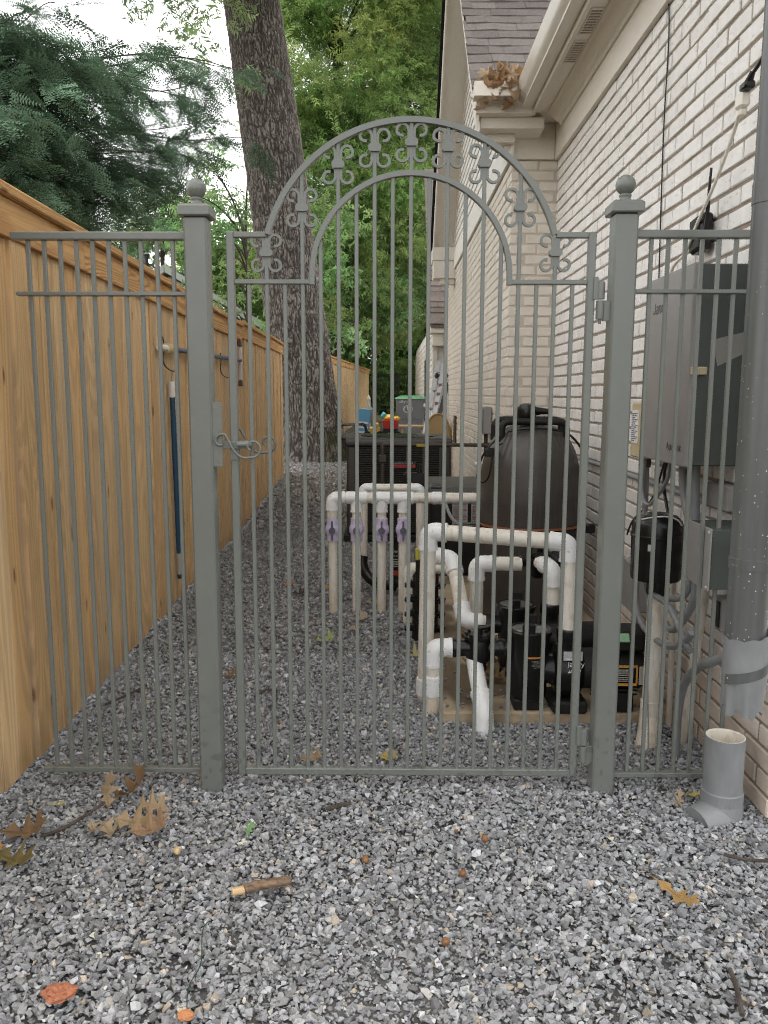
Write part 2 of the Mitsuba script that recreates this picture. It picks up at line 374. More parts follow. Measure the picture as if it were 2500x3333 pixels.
def lever(y, dx, dz):
    a = np.radians(np.linspace(-140, 190, 22)); r = np.linspace(0.011, 0.024, 22)
    L = np.stack([r * np.cos(-a) - 0.000, r * np.sin(-a)], -1)[:, :]
    c0 = np.array([0.018, 0.012]); c1 = np.array([0.122, -0.008])
    t0 = np.radians(np.linspace(420, 90, 20)); r0 = np.linspace(0.009, 0.027, 20)
    A = c0 + np.stack([r0 * np.cos(t0 + 0), r0 * np.sin(t0)], -1) * [1, 1]
    A = c0 + np.stack([r0 * np.cos(np.radians(np.linspace(-70, 330 + 90 - 300 + 190, 20)[::-1] - 0)), r0 * np.sin(np.radians(np.linspace(-70, 310, 20)[::-1]))], -1)
    t0 = np.radians(np.linspace(-60, -300, 20)); A = c0 + np.stack([r0 * np.cos(t0), r0 * np.sin(t0)], -1)
    t1 = np.radians(np.linspace(-105, 230, 22)); r1 = np.linspace(0.034, 0.011, 22)
    B = c1 + np.stack([r1 * np.cos(t1), r1 * np.sin(t1)], -1)
    mid = spline([A[-1], [0.048, 0.004], [0.078, -0.036], B[0]], 6)
    Q = np.vstack([A[:-1], mid, B[1:]])
    return np.stack([sl - 0.045 + dx + Q[:, 0], np.full(len(Q), y), lz + dz + Q[:, 1]], -1)
for y, dx, dz in ((GY - 0.034, 0, 0.0), (GY + 0.040, 0.040, 0.012)):
    add('lever', tube(lever(y, dx, dz), 0.0044, 10), 'm_gate', lt, smooth=50)
PLX, PRX, PY, PW = -0.634, 0.7585, 2.783, 0.038
for z in (1.705, 0.165):
    hx = GX + half + 0.019
    h = add('hinge', join([lathe([(0, z + 0.004), (0.0125, z + 0.004), (0.0135, z + 0.006), (0.0135, z + 0.058), (0.0125, z + 0.060), (0, z + 0.060)], (hx, GY - 0.012, 0), 20), lathe([(0, z - 0.060), (0.0125, z - 0.060), (0.0135, z - 0.058), (0.0135, z - 0.002), (0.0125, z), (0, z)], (hx, GY - 0.012, 0), 20)]), 'm_gate', gate, smooth=40)
    add('leaf', cbox((GX + half - 0.006, GY - 0.020, z + 0.002), (hx - 0.010, GY - 0.0135, z + 0.075), 0.002), 'm_gate', h)
    add('leaf', cbox((hx + 0.008, GY - 0.016, z - 0.066), (PRX - PW + 0.003, GY - 0.009, z + 0.0), 0.001), 'm_gate', h)
    add('pin', tube([[hx, GY - 0.012, z - 0.075], [hx, GY - 0.012, z - 0.058]], 0.005, 10), 'm_gate', h)
# posts
def post(x, dz, label):
    t = thing('gate_post', label, 'gate post', 'steel posts either side of the gate')
    add('shaft', cbox((x - PW, PY - PW, -0.10), (x + PW, PY + PW, 1.966 + dz), 0.006), 'm_gate', t)
    add('cap', join([cbox((x - 0.052, PY - 0.052, 1.965 + dz), (x + 0.052, PY + 0.052, 1.999 + dz), 0.004), cbox((x - 0.045, PY - 0.045, 1.998 + dz), (x + 0.045, PY + 0.045, 2.004 + dz), 0.003)]), 'm_gate', t)
    b = 2.0025 + dz
    add('ball_finial', lathe([(0.030, b), (0.028, b + 0.003), (0.020, b + 0.008), (0.017, b + 0.014), (0.0195, b + 0.020), (0.0205, b + 0.0225), (0.0195, b + 0.025), (0.016, b + 0.0265)] +
                             [(0.032 * math.cos(a), b + 0.0555 + 0.032 * math.sin(a)) for a in np.radians(np.linspace(-60, 89.9, 18))], (x, PY, 0), 36), 'm_gate', t, smooth=50)
    return t
pl = post(PLX, 0.0, 'grey steel post left of the gate, carrying the latch stop plate')
add('stop_plate', cbox((PLX + PW - 0.001, PY - 0.028, 1.155), (PLX + PW + 0.033, PY - 0.023, 1.37), 0.002), 'm_gate', pl)
pr_ = post(PRX, 0.012, 'grey steel post right of the gate, carrying the hinges')
# fixed panels
def panel(x0, x1, xs, top, mid, bot, label, x0m, x0b):
    t = thing('iron_fence_panel', label, 'fence panel', 'fixed iron panels beside the gate')
    add('top_rail', bar(x0, x1, top - 0.0254, top, 0.034, b=0.003), 'm_gate', t)
    add('middle_rail', bar(x0m, x1, mid - 0.0127, mid, 0.034, b=0.002), 'm_gate', t)
    add('bottom_rail', bar(x0b, x1, bot - 0.017, bot, 0.030, b=0.002), 'm_gate', t)
    for x in xs:
        add('picket', join([bar(x - HZ / 2, x + HZ / 2, bot, mid - 0.0127), bar(x - HZ / 2, x + HZ / 2, mid, top - 0.0254)]), 'm_gate', t)
panel(-1.2445, PLX - PW, [-1.193 + 0.0530 * k for k in range(10)], 1.921, 1.7305, 0.072, 'grey iron fence panel between the wooden fence and left gate post', -1.236, -1.238)
panel(PRX + PW, 1.205, [0.850 + 0.0552 * k for k in range(7)], 1.929, 1.741, 0.064, 'grey iron fence panel between the right gate post and brick wall', PRX + PW, PRX + PW)

# ------------------------------------------------------------------ wooden fence
FA, FB = -1.253, -0.034
FANG = math.atan2(-FB, 1)
def onfence(m, y0):                      # local: x = out from the fence face, y = along, z = up
    R = np.array([[math.cos(FANG), -math.sin(FANG), 0], [math.sin(FANG), math.cos(FANG), 0], [0, 0, 1]])
    return np.asarray(m[0]) @ R.T + [FA + FB * y0, y0, 0], m[1]
def wood(name, lo, hi, i, parent, y0=0.0, mt='m_wood', along=2, b=0.003, fn=onfence, label=None):
    m = cbox(lo, hi, b); v = m[0]
    cross = v[:, 1] + 0.6 * v[:, 0] if along == 2 else v[:, 2] + v[:, 0]
    uv = np.stack([10.0 * i + 2 + cross - cross.min(), v[:, along] + (i * 3.77) % 11], -1)
    return add(name, fn(m, y0), mt, parent, uv=uv)
fence = thing('wooden_fence', 'cedar plank privacy fence along the left of the gravel', 'fence')
g2 = np.random.default_rng(5)
y, i = 1.6, 0
while y < 13.0:
    w = 0.138 + g2.uniform(-0.004, 0.004)
    o = g2.uniform(-0.003, 0.004) + (0.010 if i % 7 == 3 else 0)
    zb = float(gz(y)) + g2.uniform(0.004, 0.03)
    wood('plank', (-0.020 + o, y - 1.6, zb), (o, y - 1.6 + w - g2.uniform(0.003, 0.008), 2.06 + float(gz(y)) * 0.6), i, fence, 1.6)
    y += w; i += 1
ys = [1.6, 3.75, 6.15, 8.55, 10.95, 13.0]
for k in range(5):
    a, b = ys[k] - 1.6, ys[k + 1] - 1.6 - 0.003
    dz = 0.6 * float(gz((ys[k] + ys[k + 1]) / 2))
    wood('face_board', (0.003, a, 1.935 + dz), (0.024, b, 2.068 + dz), 300 + k, fence, 1.6, 'm_cap', 1)
    wood('cap_board', (-0.10, a, 2.069 + dz), (0.050, b, 2.107 + dz), 320 + k, fence, 1.6, 'm_cap', 1, 0.005)
    wood('rail', (-0.062, a, 0.35 + dz), (-0.024, b, 0.44 + dz), 340 + k, fence, 1.6, 'm_wood', 1)
for yy in (1.7, 4.1, 6.5, 8.9, 11.3):
    wood('post', (-0.155, yy - 1.6, -0.1), (-0.063, yy - 1.51, 2.0), 360 + int(yy), fence, 1.6)
far = thing('wooden_fence', 'farther run of cedar fence beyond the big trunk', 'fence')
ms, us = [], []
d0 = np.array([-1.55, 16.9]); d1 = np.array([-0.80, 30.5]); L = np.linalg.norm(d1 - d0); ang = math.atan2(d1[0] - d0[0], d1[1] - d0[1])
s, i = 0.0, 0
def onfar(m, y0=0):
    v = np.asarray(m[0])
    yy = d0[1] + v[:, 1] * math.cos(ang)
    return np.stack([d0[0] + v[:, 1] * math.sin(ang) + v[:, 0] * math.cos(ang), yy - v[:, 0] * math.sin(ang), v[:, 2]], -1), m[1]
while s < L:
    m = cbox((-0.02 + g2.uniform(0, 0.006), s, 0.2), (0.0 + g2.uniform(0, 0.004), s + 0.134, 2.22), 0.003)
    us.append(np.stack([10.0 * (i % 80) + 2 + m[0][:, 1] - s, m[0][:, 2] + i * 2.3 % 9], -1)); ms.append(onfar(m)); s += 0.139; i += 1
add('planks', join(ms), 'm_wood', far, uv=np.vstack(us), kind='stuff')
for k in range(5):
    a, b = L * k / 5, L * (k + 1) / 5 - 0.004
    wood('face_board', (0.006, a, 2.11), (0.026, b, 2.235), 400 + k, far, 0, 'm_cap', 1, fn=onfar)
    wood('cap_board', (-0.09, a, 2.236), (0.05, b, 2.275), 410 + k, far, 0, 'm_cap', 1, fn=onfar)

# ------------------------------------------------------------------ the house
house = thing('brick_house', 'cream painted brick house with white gable siding and brown shingle roofs', 'house')
def part(name, mesh, m, parent=house, **kw): return add(name, mesh, m, parent, **kw)
CO, BH, BL = 0.0768, 0.0630, 0.1950
JT = 0.0160
def brick_mesh(lo, hi, g):
    m = cbox(lo, hi, 0.0035); v = m[0]
    return v + g.normal(0, 0.0008, v.shape) + g.normal(0, 0.0009, (1, 3)), m[1]
def emit_bricks(items, wall, n_best, bs):
    """items: (score, mesh); the largest in view as parts, the others joined"""
    items.sort(key=lambda q: -q[0])
    for i, (s, m) in enumerate(items[:n_best]):
        add('brick', m, bs, wall, uv=np.full((24, 2), float(i % 977)))
    rest = items[n_best:]
    if rest:
        mm = join([q[1] for q in rest])
        add('brickwork', mm, bs, wall, uv=np.repeat(np.arange(len(rest)) % 977, 24)[:, None] * np.ones((1, 2)), kind='stuff')
gb = np.random.default_rng(21)
XN, XF, YE, YR, YL = 1.254, 0.910, 2.567, 6.5, 13.9
# near wall
w1 = part('wall', box((XN + 0.0065, YE + 0.0065, -0.2), (5.0, YR + 0.2, 3.39)), 'm_mortar')
items = []
for r in range(-1, 42):
    z0 = r * CO + 0.004
    y = YE - (0.5 * (BL + JT) if r % 2 else 0)
    while y < YR + 0.02:
        a, b = max(y, YE), min(y + BL, YR + 0.004)
        if b - a > 0.03:
            d = math.hypot((a + b) / 2, 1.2); cx = 1270 + 2670 * XN / ((a + b) / 2)
            seen = cx < 2640 and not (2.95 < a < 3.35 and 1.2 < z0 < 1.7)
            items.append(((1.0 / d ** 3) * (1 if seen else 0.01) * (0.6 if z0 < 0.5 else 1), brick_mesh((XN + gb.normal(0, 0.0006), a, z0), (XN + 0.06, b, z0 + BH), gb)))
        y += BL + JT
emit_bricks(items, w1, 220, 'm_brick')
items = []                                       # the house's end, round the corner
for r in range(-1, 42):
    x = XN + (BL + JT) * (0.5 if r % 2 else 0.0) + (0.062 if not r % 2 else 0.0)
    for k in range(8):
        a = x + k * (BL + JT)
        items.append(brick_mesh((max(a, XN + 0.062), YE, r * CO + 0.004), (a + BL, YE + 0.06, r * CO + 0.004 + BH), gb))
add('brickwork', join(items), 'm_brick', w1, uv=np.repeat(np.arange(len(items)), 24)[:, None] * np.ones((1, 2)), kind='stuff')
# return wall, facing the gate
w2 = part('wall', box((XF + 0.006, YR + 0.006, -0.2), (XN + 0.2, YR + 0.3, 3.39)), 'm_mortar_painted')
items = []
for r in range(-1, 41):
    z0 = r * CO + 0.004
    x = XF + (0.105 + JT if r % 2 else 0)
    while x < XN - 0.01:
        b = min(x + BL, XN - 0.002)
        if b - x > 0.03: items.append((1.0 + (z0 > 1.2), brick_mesh((x, YR + gb.normal(0, 0.001), z0), (b, YR + 0.05, z0 + BH), gb)))
        x += BL + JT
emit_bricks(items, w2, 80, 'm_brick_cream')
# long far wall
w3 = part('wall', box((XF + 0.007, YR + 0.31, -0.2), (4.0, YL, 3.39)), 'm_mortar_painted')
items = []
for r in range(-1, 41):
    z0 = r * CO + 0.004
    y = YR + (0 if r % 2 else 0.053 + JT)
    first = True
    while y < YL:
        ln = 0.092 if (first and r % 2) else BL
        b = min(y + ln, YL)
        if b - y > 0.03: items.append((1 / y ** 3, brick_mesh((XF + gb.normal(0, 0.001), y, z0), (XF + 0.05, b, z0 + BH), gb)))
        y += ln + JT; first = False
emit_bricks(items, w3, 0, 'm_brick_cream')
# inside-corner fillers so that the two walls meet
# eave over the near wall: frieze, crown, soffit, fascia, gutter
def ext_y(poly, y0, y1):
    """polygon in (x, z) extruded along y"""
    v, f = extrude(poly, y1 - y0)
    return np.stack([v[:, 0], y1 - v[:, 2], v[:, 1]], -1), f
def ext_x(poly, x0, x1):
    """polygon in (y, z) extruded along x"""
    v, f = extrude(poly, x1 - x0)
    return np.stack([x0 + v[:, 2], v[:, 0], v[:, 1]], -1), f
part('frieze', ext_y([(1.226, 3.142), (1.256, 3.142), (1.256, 3.40), (1.226, 3.40)], 1.2, 6.497), 'm_trim')
part('crown_moulding', ext_y([(1.224, 3.315), (1.224, 3.398), (1.118, 3.398), (1.118, 3.390), (1.135, 3.384), (1.150, 3.370), (1.168, 3.350), (1.182, 3.340), (1.196, 3.336), (1.205, 3.328), (1.212, 3.315)], 1.2, 6.24), 'm_trim', smooth=30)
sof = part('soffit', join([box((1.026, 1.2, 3.400), (1.30, 6.25, 3.42)), box((0.62, 6.2501, 3.400), (1.30, 6.60, 3.42))]), 'm_trim')
part('fascia', box((1.004, 1.2, 3.376), (1.0245, 6.235, 3.56)), 'm_trim')
gut = [(1.000, 3.412), (1.000, 3.52), (0.990, 3.52), (0.990, 3.50), (0.895, 3.50), (0.895, 3.533), (0.872, 3.536), (0.868, 3.528), (0.872, 3.512), (0.880, 3.492), (0.887, 3.470), (0.898, 3.450), (0.916, 3.435), (0.925, 3.425), (0.925, 3.412)]
gk = part('gutter', ext_y(gut, 1.2, 6.16), 'm_gutter', smooth=40)
# soffit vents
for y0 in (4.62, 5.02):
    vt = add('vent', box((1.045, y0, 3.394), (1.115, y0 + 0.33, 3.3995)), 'm_trim', sof)
    add('louvre', join([box((1.050, y0 + 0.02 + 0.033 * k, 3.3915), (1.110, y0 + 0.034 + 0.033 * k, 3.3938)) for k in range(9)]), 'm_mortar', vt)
# eave return above the inside corner
part('eave_return', join([ext_x([(6.160, 3.372), (6.29, 3.372), (6.29, 3.50), (6.140, 3.50), (6.140, 3.485), (6.152, 3.455), (6.160, 3.43)], 0.600, 1.003), ext_x([(6.02, 3.44), (6.139, 3.44), (6.139, 3.525), (6.02, 3.535)], 0.572, 0.866), cbox((0.640, 6.245, 3.292), (1.10, 6.55, 3.371), 0.004), cbox((0.700, 6.36, 3.232), (0.907, 6.55, 3.2915), 0.004), cbox((0.840, 6.43, 3.165), (0.905, 6.53, 3.2315), 0.004)]), 'm_trim')
part('frieze', join([cbox((0.884, 6.472, 3.145), (1.223, 6.4985, 3.395), 0.003), cbox((0.884, 6.44, 3.292), (1.115, 6.471, 3.38), 0.004)]), 'm_trim')
mat('m_lap_shadow', (0.10, 0.095, 0.09), 0.8, 0.2)
# gable: roof slopes rise from y 6.17 and from y 12.3 to a ridge at y 9.22
RY, RZ = 9.22, 6.55
N0, FR = (6.13, 3.515), (12.32, 3.50)
def incl(x0, x1, a, b, t0, t1):
    p = [(a[0], a[1] - t0), (b[0], b[1] - t0), (b[0], b[1] - t1), (a[0], a[1] - t1)]
    return ext_x(p, x0, x1)
roof = part('roof', join([incl(0.575, 4.0, N0, (RY, RZ), 0.012, 0.055), incl(0.565, 4.0, (RY, RZ), FR, 0.0, 0.06)]), 'm_dark')
part('rake_board', incl(0.600, 0.622, (RY, RZ), (FR[0] - 0.02, FR[1] + 0.02), 0.065, 0.33), 'm_trim')
part('rake_soffit', incl(0.6225, 0.93, (RY, RZ), (FR[0] - 0.02, FR[1] + 0.02), 0.24, 0.26), 'm_trim')
part('rake_frieze', incl(0.888, 0.904, (RY, RZ), (FR[0] - 0.3, FR[1] + 0.3), 0.262, 0.36), 'm_trim')
part('rake_board', incl(0.600, 0.622, (N0[0] + 0.06, N0[1] + 0.06), (RY, RZ), 0.056, 0.33), 'm_trim')
part('eave_return', join([cbox((0.60, 11.95, 3.02), (0.93, 12.30, 3.26), 0.004), cbox((0.585, 11.93, 3.26), (0.93, 12.36, 3.44), 0.006), cbox((0.70, 12.0, 2.95), (0.906, 12.2, 3.0195), 0.004)]), 'm_trim')
# shingles of the slope that faces the gate
sl_ = (RZ - N0[1]) / (RY - N0[0]); q = math.hypot(1, sl_); uy, uz = 1 / q, sl_ / q
gs = np.random.default_rng(4)
idn = 0; late = []
for r in range(24):
    s0 = r * 0.132 - 0.02
    x = 0.555 - gs.uniform(0, 0.12)
    while x < 2.2:
        w = gs.choice([0.11, 0.16, 0.19, 0.24, 0.28])
        a, b = max(x, 0.556 + gs.uniform(0, 0.006)), min(x + w - 0.002, 2.2)
        if b - a > 0.02:
            th = gs.choice([0.011, 0.015]); e0 = gs.uniform(-0.004, 0.004)
            sag = 0.012 * math.sin(a * 9 + r)
            pts = []
            for xx in (a, b):
                for (s, h) in ((s0 + e0, 0.010), (s0 + e0, 0.010 + th), (s0 + 0.20, 0.003), (s0 + 0.20, 0.006 + th * 0.4)):
                    wv = 0.004 * math.sin(xx * 14 + r * 1.3)
                    pts.append((xx, N0[0] + s * uy - (h + wv) * uz, N0[1] + s * uz + (h + wv) * uy))
            v = np.array(pts); f = hull_faces(v)
            if len(f) >= 8 and r < 19 and a < 1.35:
                add('shingle', (v, f), 'm_shingle', roof, uv=np.full((8, 2), float(idn)))
            else: late.append((v, f, idn))
            idn += 1
        x += w
add('shingles', join([(v, f) for v, f, i in late]), 'm_shingle', roof, uv=np.repeat([float(i) for v, f, i in late], 8)[:, None] * np.ones((1, 2)), kind='stuff')
# siding of the gable, trim board under it
part('trim_board', cbox((0.886, 6.42, 3.150), (0.912, 13.85, 3.36), 0.003), 'm_siding')
sid = part('siding', ext_x([(6.5, 3.36), (9.22, 6.2), (12.2, 3.36)], 0.915, 0.99), 'm_lap_shadow')  # backing sheet coloured dark to paint the shadow lines under the laps
for k in range(27):
    z = 3.362 + 0.104 * k
    y0, y1 = 6.20 + (z - 3.30) * 0.985, 12.28 - (z - 3.30) * 0.985
    if y1 - y0 < 0.3: break
    v, f = extrude([(0.896, z), (0.9145, z), (0.9145, z + 0.094), (0.903, z + 0.094)], y1 - y0)
    add('board', (np.stack([v[:, 0], y1 - v[:, 2], v[:, 1]], -1), f), 'm_siding', sid)
# the farther, lower wing

part('wall', box((0.735, 14.3, 0.0), (3.0, 24, 2.6)), 'm_siding')
part('trim_board', join([cbox((0.700, 14.0, 2.20), (0.95, 14.33, 2.40), 0.004), cbox((0.66, 13.9, 2.401), (0.95, 14.35, 2.52), 0.006), cbox((0.72, 14.27, 0.2), (0.80, 14.40, 2.2), 0.003)]), 'm_trim')
wr = part('roof', incl(0.66, 3.0, (13.86, 2.53), (17.4, 5.9), 0.0, 0.05), 'm_shingle')
ms, ids = [], []
for r in range(22):
    x = 0.65 - gs.uniform(0, 0.1)
    while x < 1.1:
        w = gs.choice([0.16, 0.22, 0.28]); s = r * 0.145; th = gs.choice([0.008, 0.018])
        pts = [(xx, 13.84 + ss * 0.724 - h * 0.69, 2.535 + ss * 0.69 + h * 0.724) for xx in (max(x, 0.65), x + w - 0.004) for ss, h in ((s, 0.004), (s, 0.004 + th), (s + 0.2, 0.0), (s + 0.2, 0.006))]
        v = np.array(pts); ms.append((v, hull_faces(v))); ids.append(len(ids)); x += w
add('shingles', join(ms), 'm_shingle', wr, uv=np.repeat(np.array(ids, float) + 300, 8)[:, None] * np.ones((1, 2)), kind='stuff')
for k in range(20):
    z = 0.5 + 0.1 * k
    v, f = extrude([(0.712, z), (0.7345, z), (0.7345, z + 0.108), (0.726, z + 0.108)], 9.5)
    add('siding_board', (np.stack([v[:, 0], 24 - v[:, 2], v[:, 1]], -1), f), 'm_siding', house)
wn = part('window', join([cbox((0.69, 16.3, 1.2), (0.711, 16.38, 2.15), 0.003), cbox((0.69, 17.3, 1.2), (0.711, 17.38, 2.15), 0.003), cbox((0.69, 16.381, 2.07), (0.711, 17.299, 2.15), 0.003), cbox((0.68, 16.25, 1.14), (0.711, 17.43, 1.199), 0.003)]), 'm_trim')
scene['m_glass_dark'] = {'type': 'principled', 'base_color': rgb(0.03, 0.035, 0.035), 'roughness': 0.05, 'specular': 0.6}
add('pane', box((0.700, 16.381, 1.20), (0.711, 17.299, 2.069)), 'm_glass_dark', wn)

# ------------------------------------------------------------------ trees and shrubs
scene['m_leaf'] = {'type': 'principledthin', 'base_color': VC, 'roughness': 0.42, 'diff_trans': 0.9, 'eta': 1.4}
scene['m_needle'] = {'type': 'principledthin', 'base_color': VC, 'roughness': 0.55, 'diff_trans': 0.6, 'eta': 1.3}
def f_bark(p, n, uv):
    k = fbm(p.x * 4, p.y * 4, p.z * 2); g = noise(p.x * 90, p.y * 90, p.z * 50)
    c = mix((0.065, 0.056, 0.050), (0.27, 0.242, 0.222), smoothstep(0.15, 0.85, uv.x)) * (0.7 + 0.5 * g) * (0.75 + 0.5 * k)
    moss = smoothstep(1.9, 0.3, p.z) * smoothstep(-1.5, -0.9, p.x) * smoothstep(0.35, 0.6, noise(p.x * 6, p.y * 6, p.z * 3))
    return mix(c, (0.055, 0.062, 0.02), 0.75 * moss)
mat('m_bark', proc(f_bark), 0.9, 0.2, lambda p, n, uv: noise(p.x * 70, p.y * 70, p.z * 26), 0.006, 2e-3, two=False)
mat('m_twig', proc(lambda p, n, uv: mix((0.045, 0.036, 0.03), (0.10, 0.085, 0.07), noise(p.x * 40, p.y * 40, p.z * 40))), 0.85, 0.2, two=False)
# the big leaning oak
oak = thing('oak_tree', 'huge leaning oak trunk with furrowed bark standing in the fence line', 'tree')
OX, OY = -1.40, 15.25
nt, nz = 560, 760
th = np.linspace(0, 2 * np.pi, nt, endpoint=False)
zz = np.linspace(-0.2, 11.5, nz)
TH, ZZ = np.meshgrid(th, zz)
cx = OX - 0.118 * ZZ - 0.0012 * ZZ ** 2; cy = OY + 0.01 * ZZ
h = np.maximum(ZZ - 0.17, 0)
lobes = 0.5 + 0.5 * np.cos(3 * TH + 0.9) + 0.35 * np.cos(7 * TH + 2.0)
rad = 0.545 - 0.008 * ZZ + (0.12 + 0.14 * lobes) * np.exp(-h / 0.42) * 0.9 + 0.13 * np.exp(-((np.angle(np.exp(1j * (TH + 0.35)))) / 0.5) ** 2) * np.exp(-h / 0.55)
dirs = np.stack([np.cos(TH) * 0.545, np.sin(TH) * 0.545, ZZ], -1)
wob = meshkit.noise(dirs * [1.3, 1.3, 0.5], 3)
wq = meshkit.noise(dirs * [9, 9, 5.5], 5) - 0.5
n1 = np.abs(meshkit.noise(dirs * [30, 30, 4.6] + 1.1 * wq[..., None], 8) - 0.5) * 2
n2 = np.abs(meshkit.noise(dirs * [42, 42, 12] + 1.5 * wq[..., None], 12) - 0.5) * 2
n3 = meshkit.noise(dirs * [60, 60, 30], 15)
ridge = np.clip(np.minimum(n1 * 2.2, n2 * 2.6 + 0.12), 0, 1)
rad = rad + 0.05 * (wob - 0.5) + 0.024 * ridge + 0.010 * (n3 - 0.5)
V = np.stack([cx + rad * np.cos(TH), cy + rad * np.sin(TH), ZZ], -1).reshape(-1, 3)
a = (np.arange(nz - 1)[:, None] * nt + np.arange(nt)[None]).ravel(); b = (np.arange(nz - 1)[:, None] * nt + (np.arange(nt)[None] + 1) % nt).ravel()
F = np.vstack([np.stack([a, b, b + nt], 1), np.stack([a, b + nt, a + nt], 1)])
keep = (np.abs(np.angle(np.exp(1j * (TH + np.pi / 2)))) < 2.1).ravel()      # bark relief all round the side that can be seen
add('trunk', (V, F), 'm_bark', oak, smooth=True, uv=np.stack([np.clip(0.75 * ridge + 0.25 * n3, 0, 1).ravel(), TH.ravel()], -1))
# leaf clusters
def leaf(L, W, fold=0.25, droop=0.2):
    v = np.array([[0, 0, 0], [L * 0.45, W / 2, -fold * W], [L * 0.42, 0, 0], [L * 0.45, -W / 2, -fold * W], [L, 0, -droop * L]])
    return v, np.array([[0, 2, 1], [0, 3, 2], [2, 4, 1], [2, 3, 4]])
def leaf2(L, W, droop=0.2):
    return np.array([[0, 0, 0], [L * 0.45, W / 2, 0.02 * L], [L * 0.5, -W / 2, -0.05 * L], [L, 0, -droop * L]]), np.array([[0, 2, 1], [1, 2, 3]])
def sprig(g, n, S, L, W, spread=60, two=False):
    ms = []
    for k in range(n):
        t = (k + 0.6) / n
        m = leaf2(L * g.uniform(0.7, 1.15), W * g.uniform(0.8, 1.2), g.uniform(0.0, 0.5)) if two else leaf(L * g.uniform(0.7, 1.15), W * g.uniform(0.8, 1.2), g.uniform(0, 0.4), g.uniform(0, 0.45))
        m = rot(m, [1, 0, 0], g.normal(0, 0.5)); m = rot(m, [0, 1, 0], g.normal(0.1, 0.35))
        m = rotz(m, math.radians((1 if k % 2 else -1) * g.uniform(0.4, 1.2) * spread))
        ms.append(shift(m, [S * t, 0, -0.12 * S * t * t]))
    return join(ms)
def scatter(lib, P, fw, scale, col, g, roll=0.5):
    """copies of the clusters of lib at P, pointing along fw; col: one colour per copy"""
    n = len(P)
    fw = fw / (np.linalg.norm(fw, axis=1, keepdims=True) + 1e-9)
    up = np.array([0, 0, 1.0]) + g.normal(0, roll, (n, 3))
    s = np.cross(up, fw); s /= np.linalg.norm(s, axis=1, keepdims=True) + 1e-9
    M = np.stack([fw, s, np.cross(fw, s)], -1) * scale[:, None, None]
    which = g.integers(0, len(lib), n)
    vs, fs, cs, at = [], [], [], 0
    for k, (q, f) in enumerate(lib):
        idx = np.nonzero(which == k)[0]
        if not len(idx): continue
        v = np.einsum('nij,kj->nki', M[idx], q) + P[idx][:, None]
        vs.append(v.reshape(-1, 3))
        cc = np.repeat(col[idx], len(q), 0)
        cs.append(cc); fs.append((f[None] + (np.arange(len(idx)) * len(q))[:, None, None]).reshape(-1, 3) + at); at += len(idx) * len(q)
    return np.vstack(vs), np.vstack(fs), np.clip(np.vstack(cs), 0.003, 0.6)
gl = np.random.default_rng(31)
WILLOW = [sprig(gl, 15, 0.26, 0.115, 0.023, 60, True) for _ in range(7)]
BROAD = [sprig(gl, 9, 0.16, 0.125, 0.040, 75) for _ in range(7)]
SMALL = [sprig(gl, 10, 0.35, 0.16, 0.09, 65, True) for _ in range(5)]
def crown(clumps, per, lib, base, g, sc=1.0, droop=-0.35, var=0.35, flat=0.62):
    """clumps: (x, y, z, r) -> clusters spread through each clump, denser at its skin"""
    Ps, Fs, Cs = [], [], []
    for (x, y, z, r) in clumps:
        n = max(4, int(per * r * r))
        d = g.normal(size=(n, 3)); d /= np.linalg.norm(d, axis=1, keepdims=True)
        rr = r * g.uniform(0.25, 1.0, (n, 1)) ** 0.6
        Ps.append(np.array([x, y, z]) + d * rr * [1, 1, flat])
        Fs.append(d * [1, 1, 0.5] + g.normal(0, 0.7, (n, 3)) + [0, 0, droop])
        Cs.append(np.tile(np.array(base) * g.lognormal(0, var * 0.6) * np.array([1 + g.normal(0, 0.10), 1, 1 + g.normal(0, 0.08)]), (n, 1)) * g.lognormal(0, var * 0.55, (n, 1)))
    P, Fw, C = np.vstack(Ps), np.vstack(Fs), np.vstack(Cs)
    return scatter(lib, P, Fw, g.uniform(0.75, 1.25, len(P)) * sc, C, g)
def clump_field(g, n, lo, hi, r0, r1):
    return [(g.uniform(lo[0], hi[0]), g.uniform(lo[1], hi[1]), g.uniform(lo[2], hi[2]), g.uniform(r0, r1)) for _ in range(n)]
def limb(P, r0, r1, n=8):
    P = spline(P, 8)
    return tube(P, np.linspace(r0, r1, len(P)), n)
def tree(name, label, cat, trunk_pts, r0, r1, clumps, per, lib, base, seed, twigs=40, sc=1.0, group=None, **kw):
    g = np.random.default_rng(seed)
    t = thing(name, label, cat, group)
    ms = [limb(trunk_pts, r0, r1, 12)]
    tp = spline(trunk_pts, 8)
    order = g.permutation(len(clumps))[:twigs]
    for i in order:
        x, y, z, r = clumps[i]
        j = int(np.clip(np.searchsorted(tp[:, 2], z - 0.25 * math.hypot(x - tp[-1, 0], y - tp[-1, 1]) - 0.5), 2, len(tp) - 1))
        a = tp[j]; b = np.array([x, y, z])
        ms.append(limb([a, a * 0.5 + b * 0.5 + [0, 0, 0.18 * np.linalg.norm(b - a)], b], 0.05 * r0 / 0.2 + 0.012, 0.008, 6))
    add('trunk', join(ms), 'm_twig', t, smooth=True)
    v, f, c = crown(clumps, per, lib, base, g, sc, **kw)
    add('crown', (v, f), 'm_leaf', t, color=c)
    return t
gc = np.random.default_rng(77)
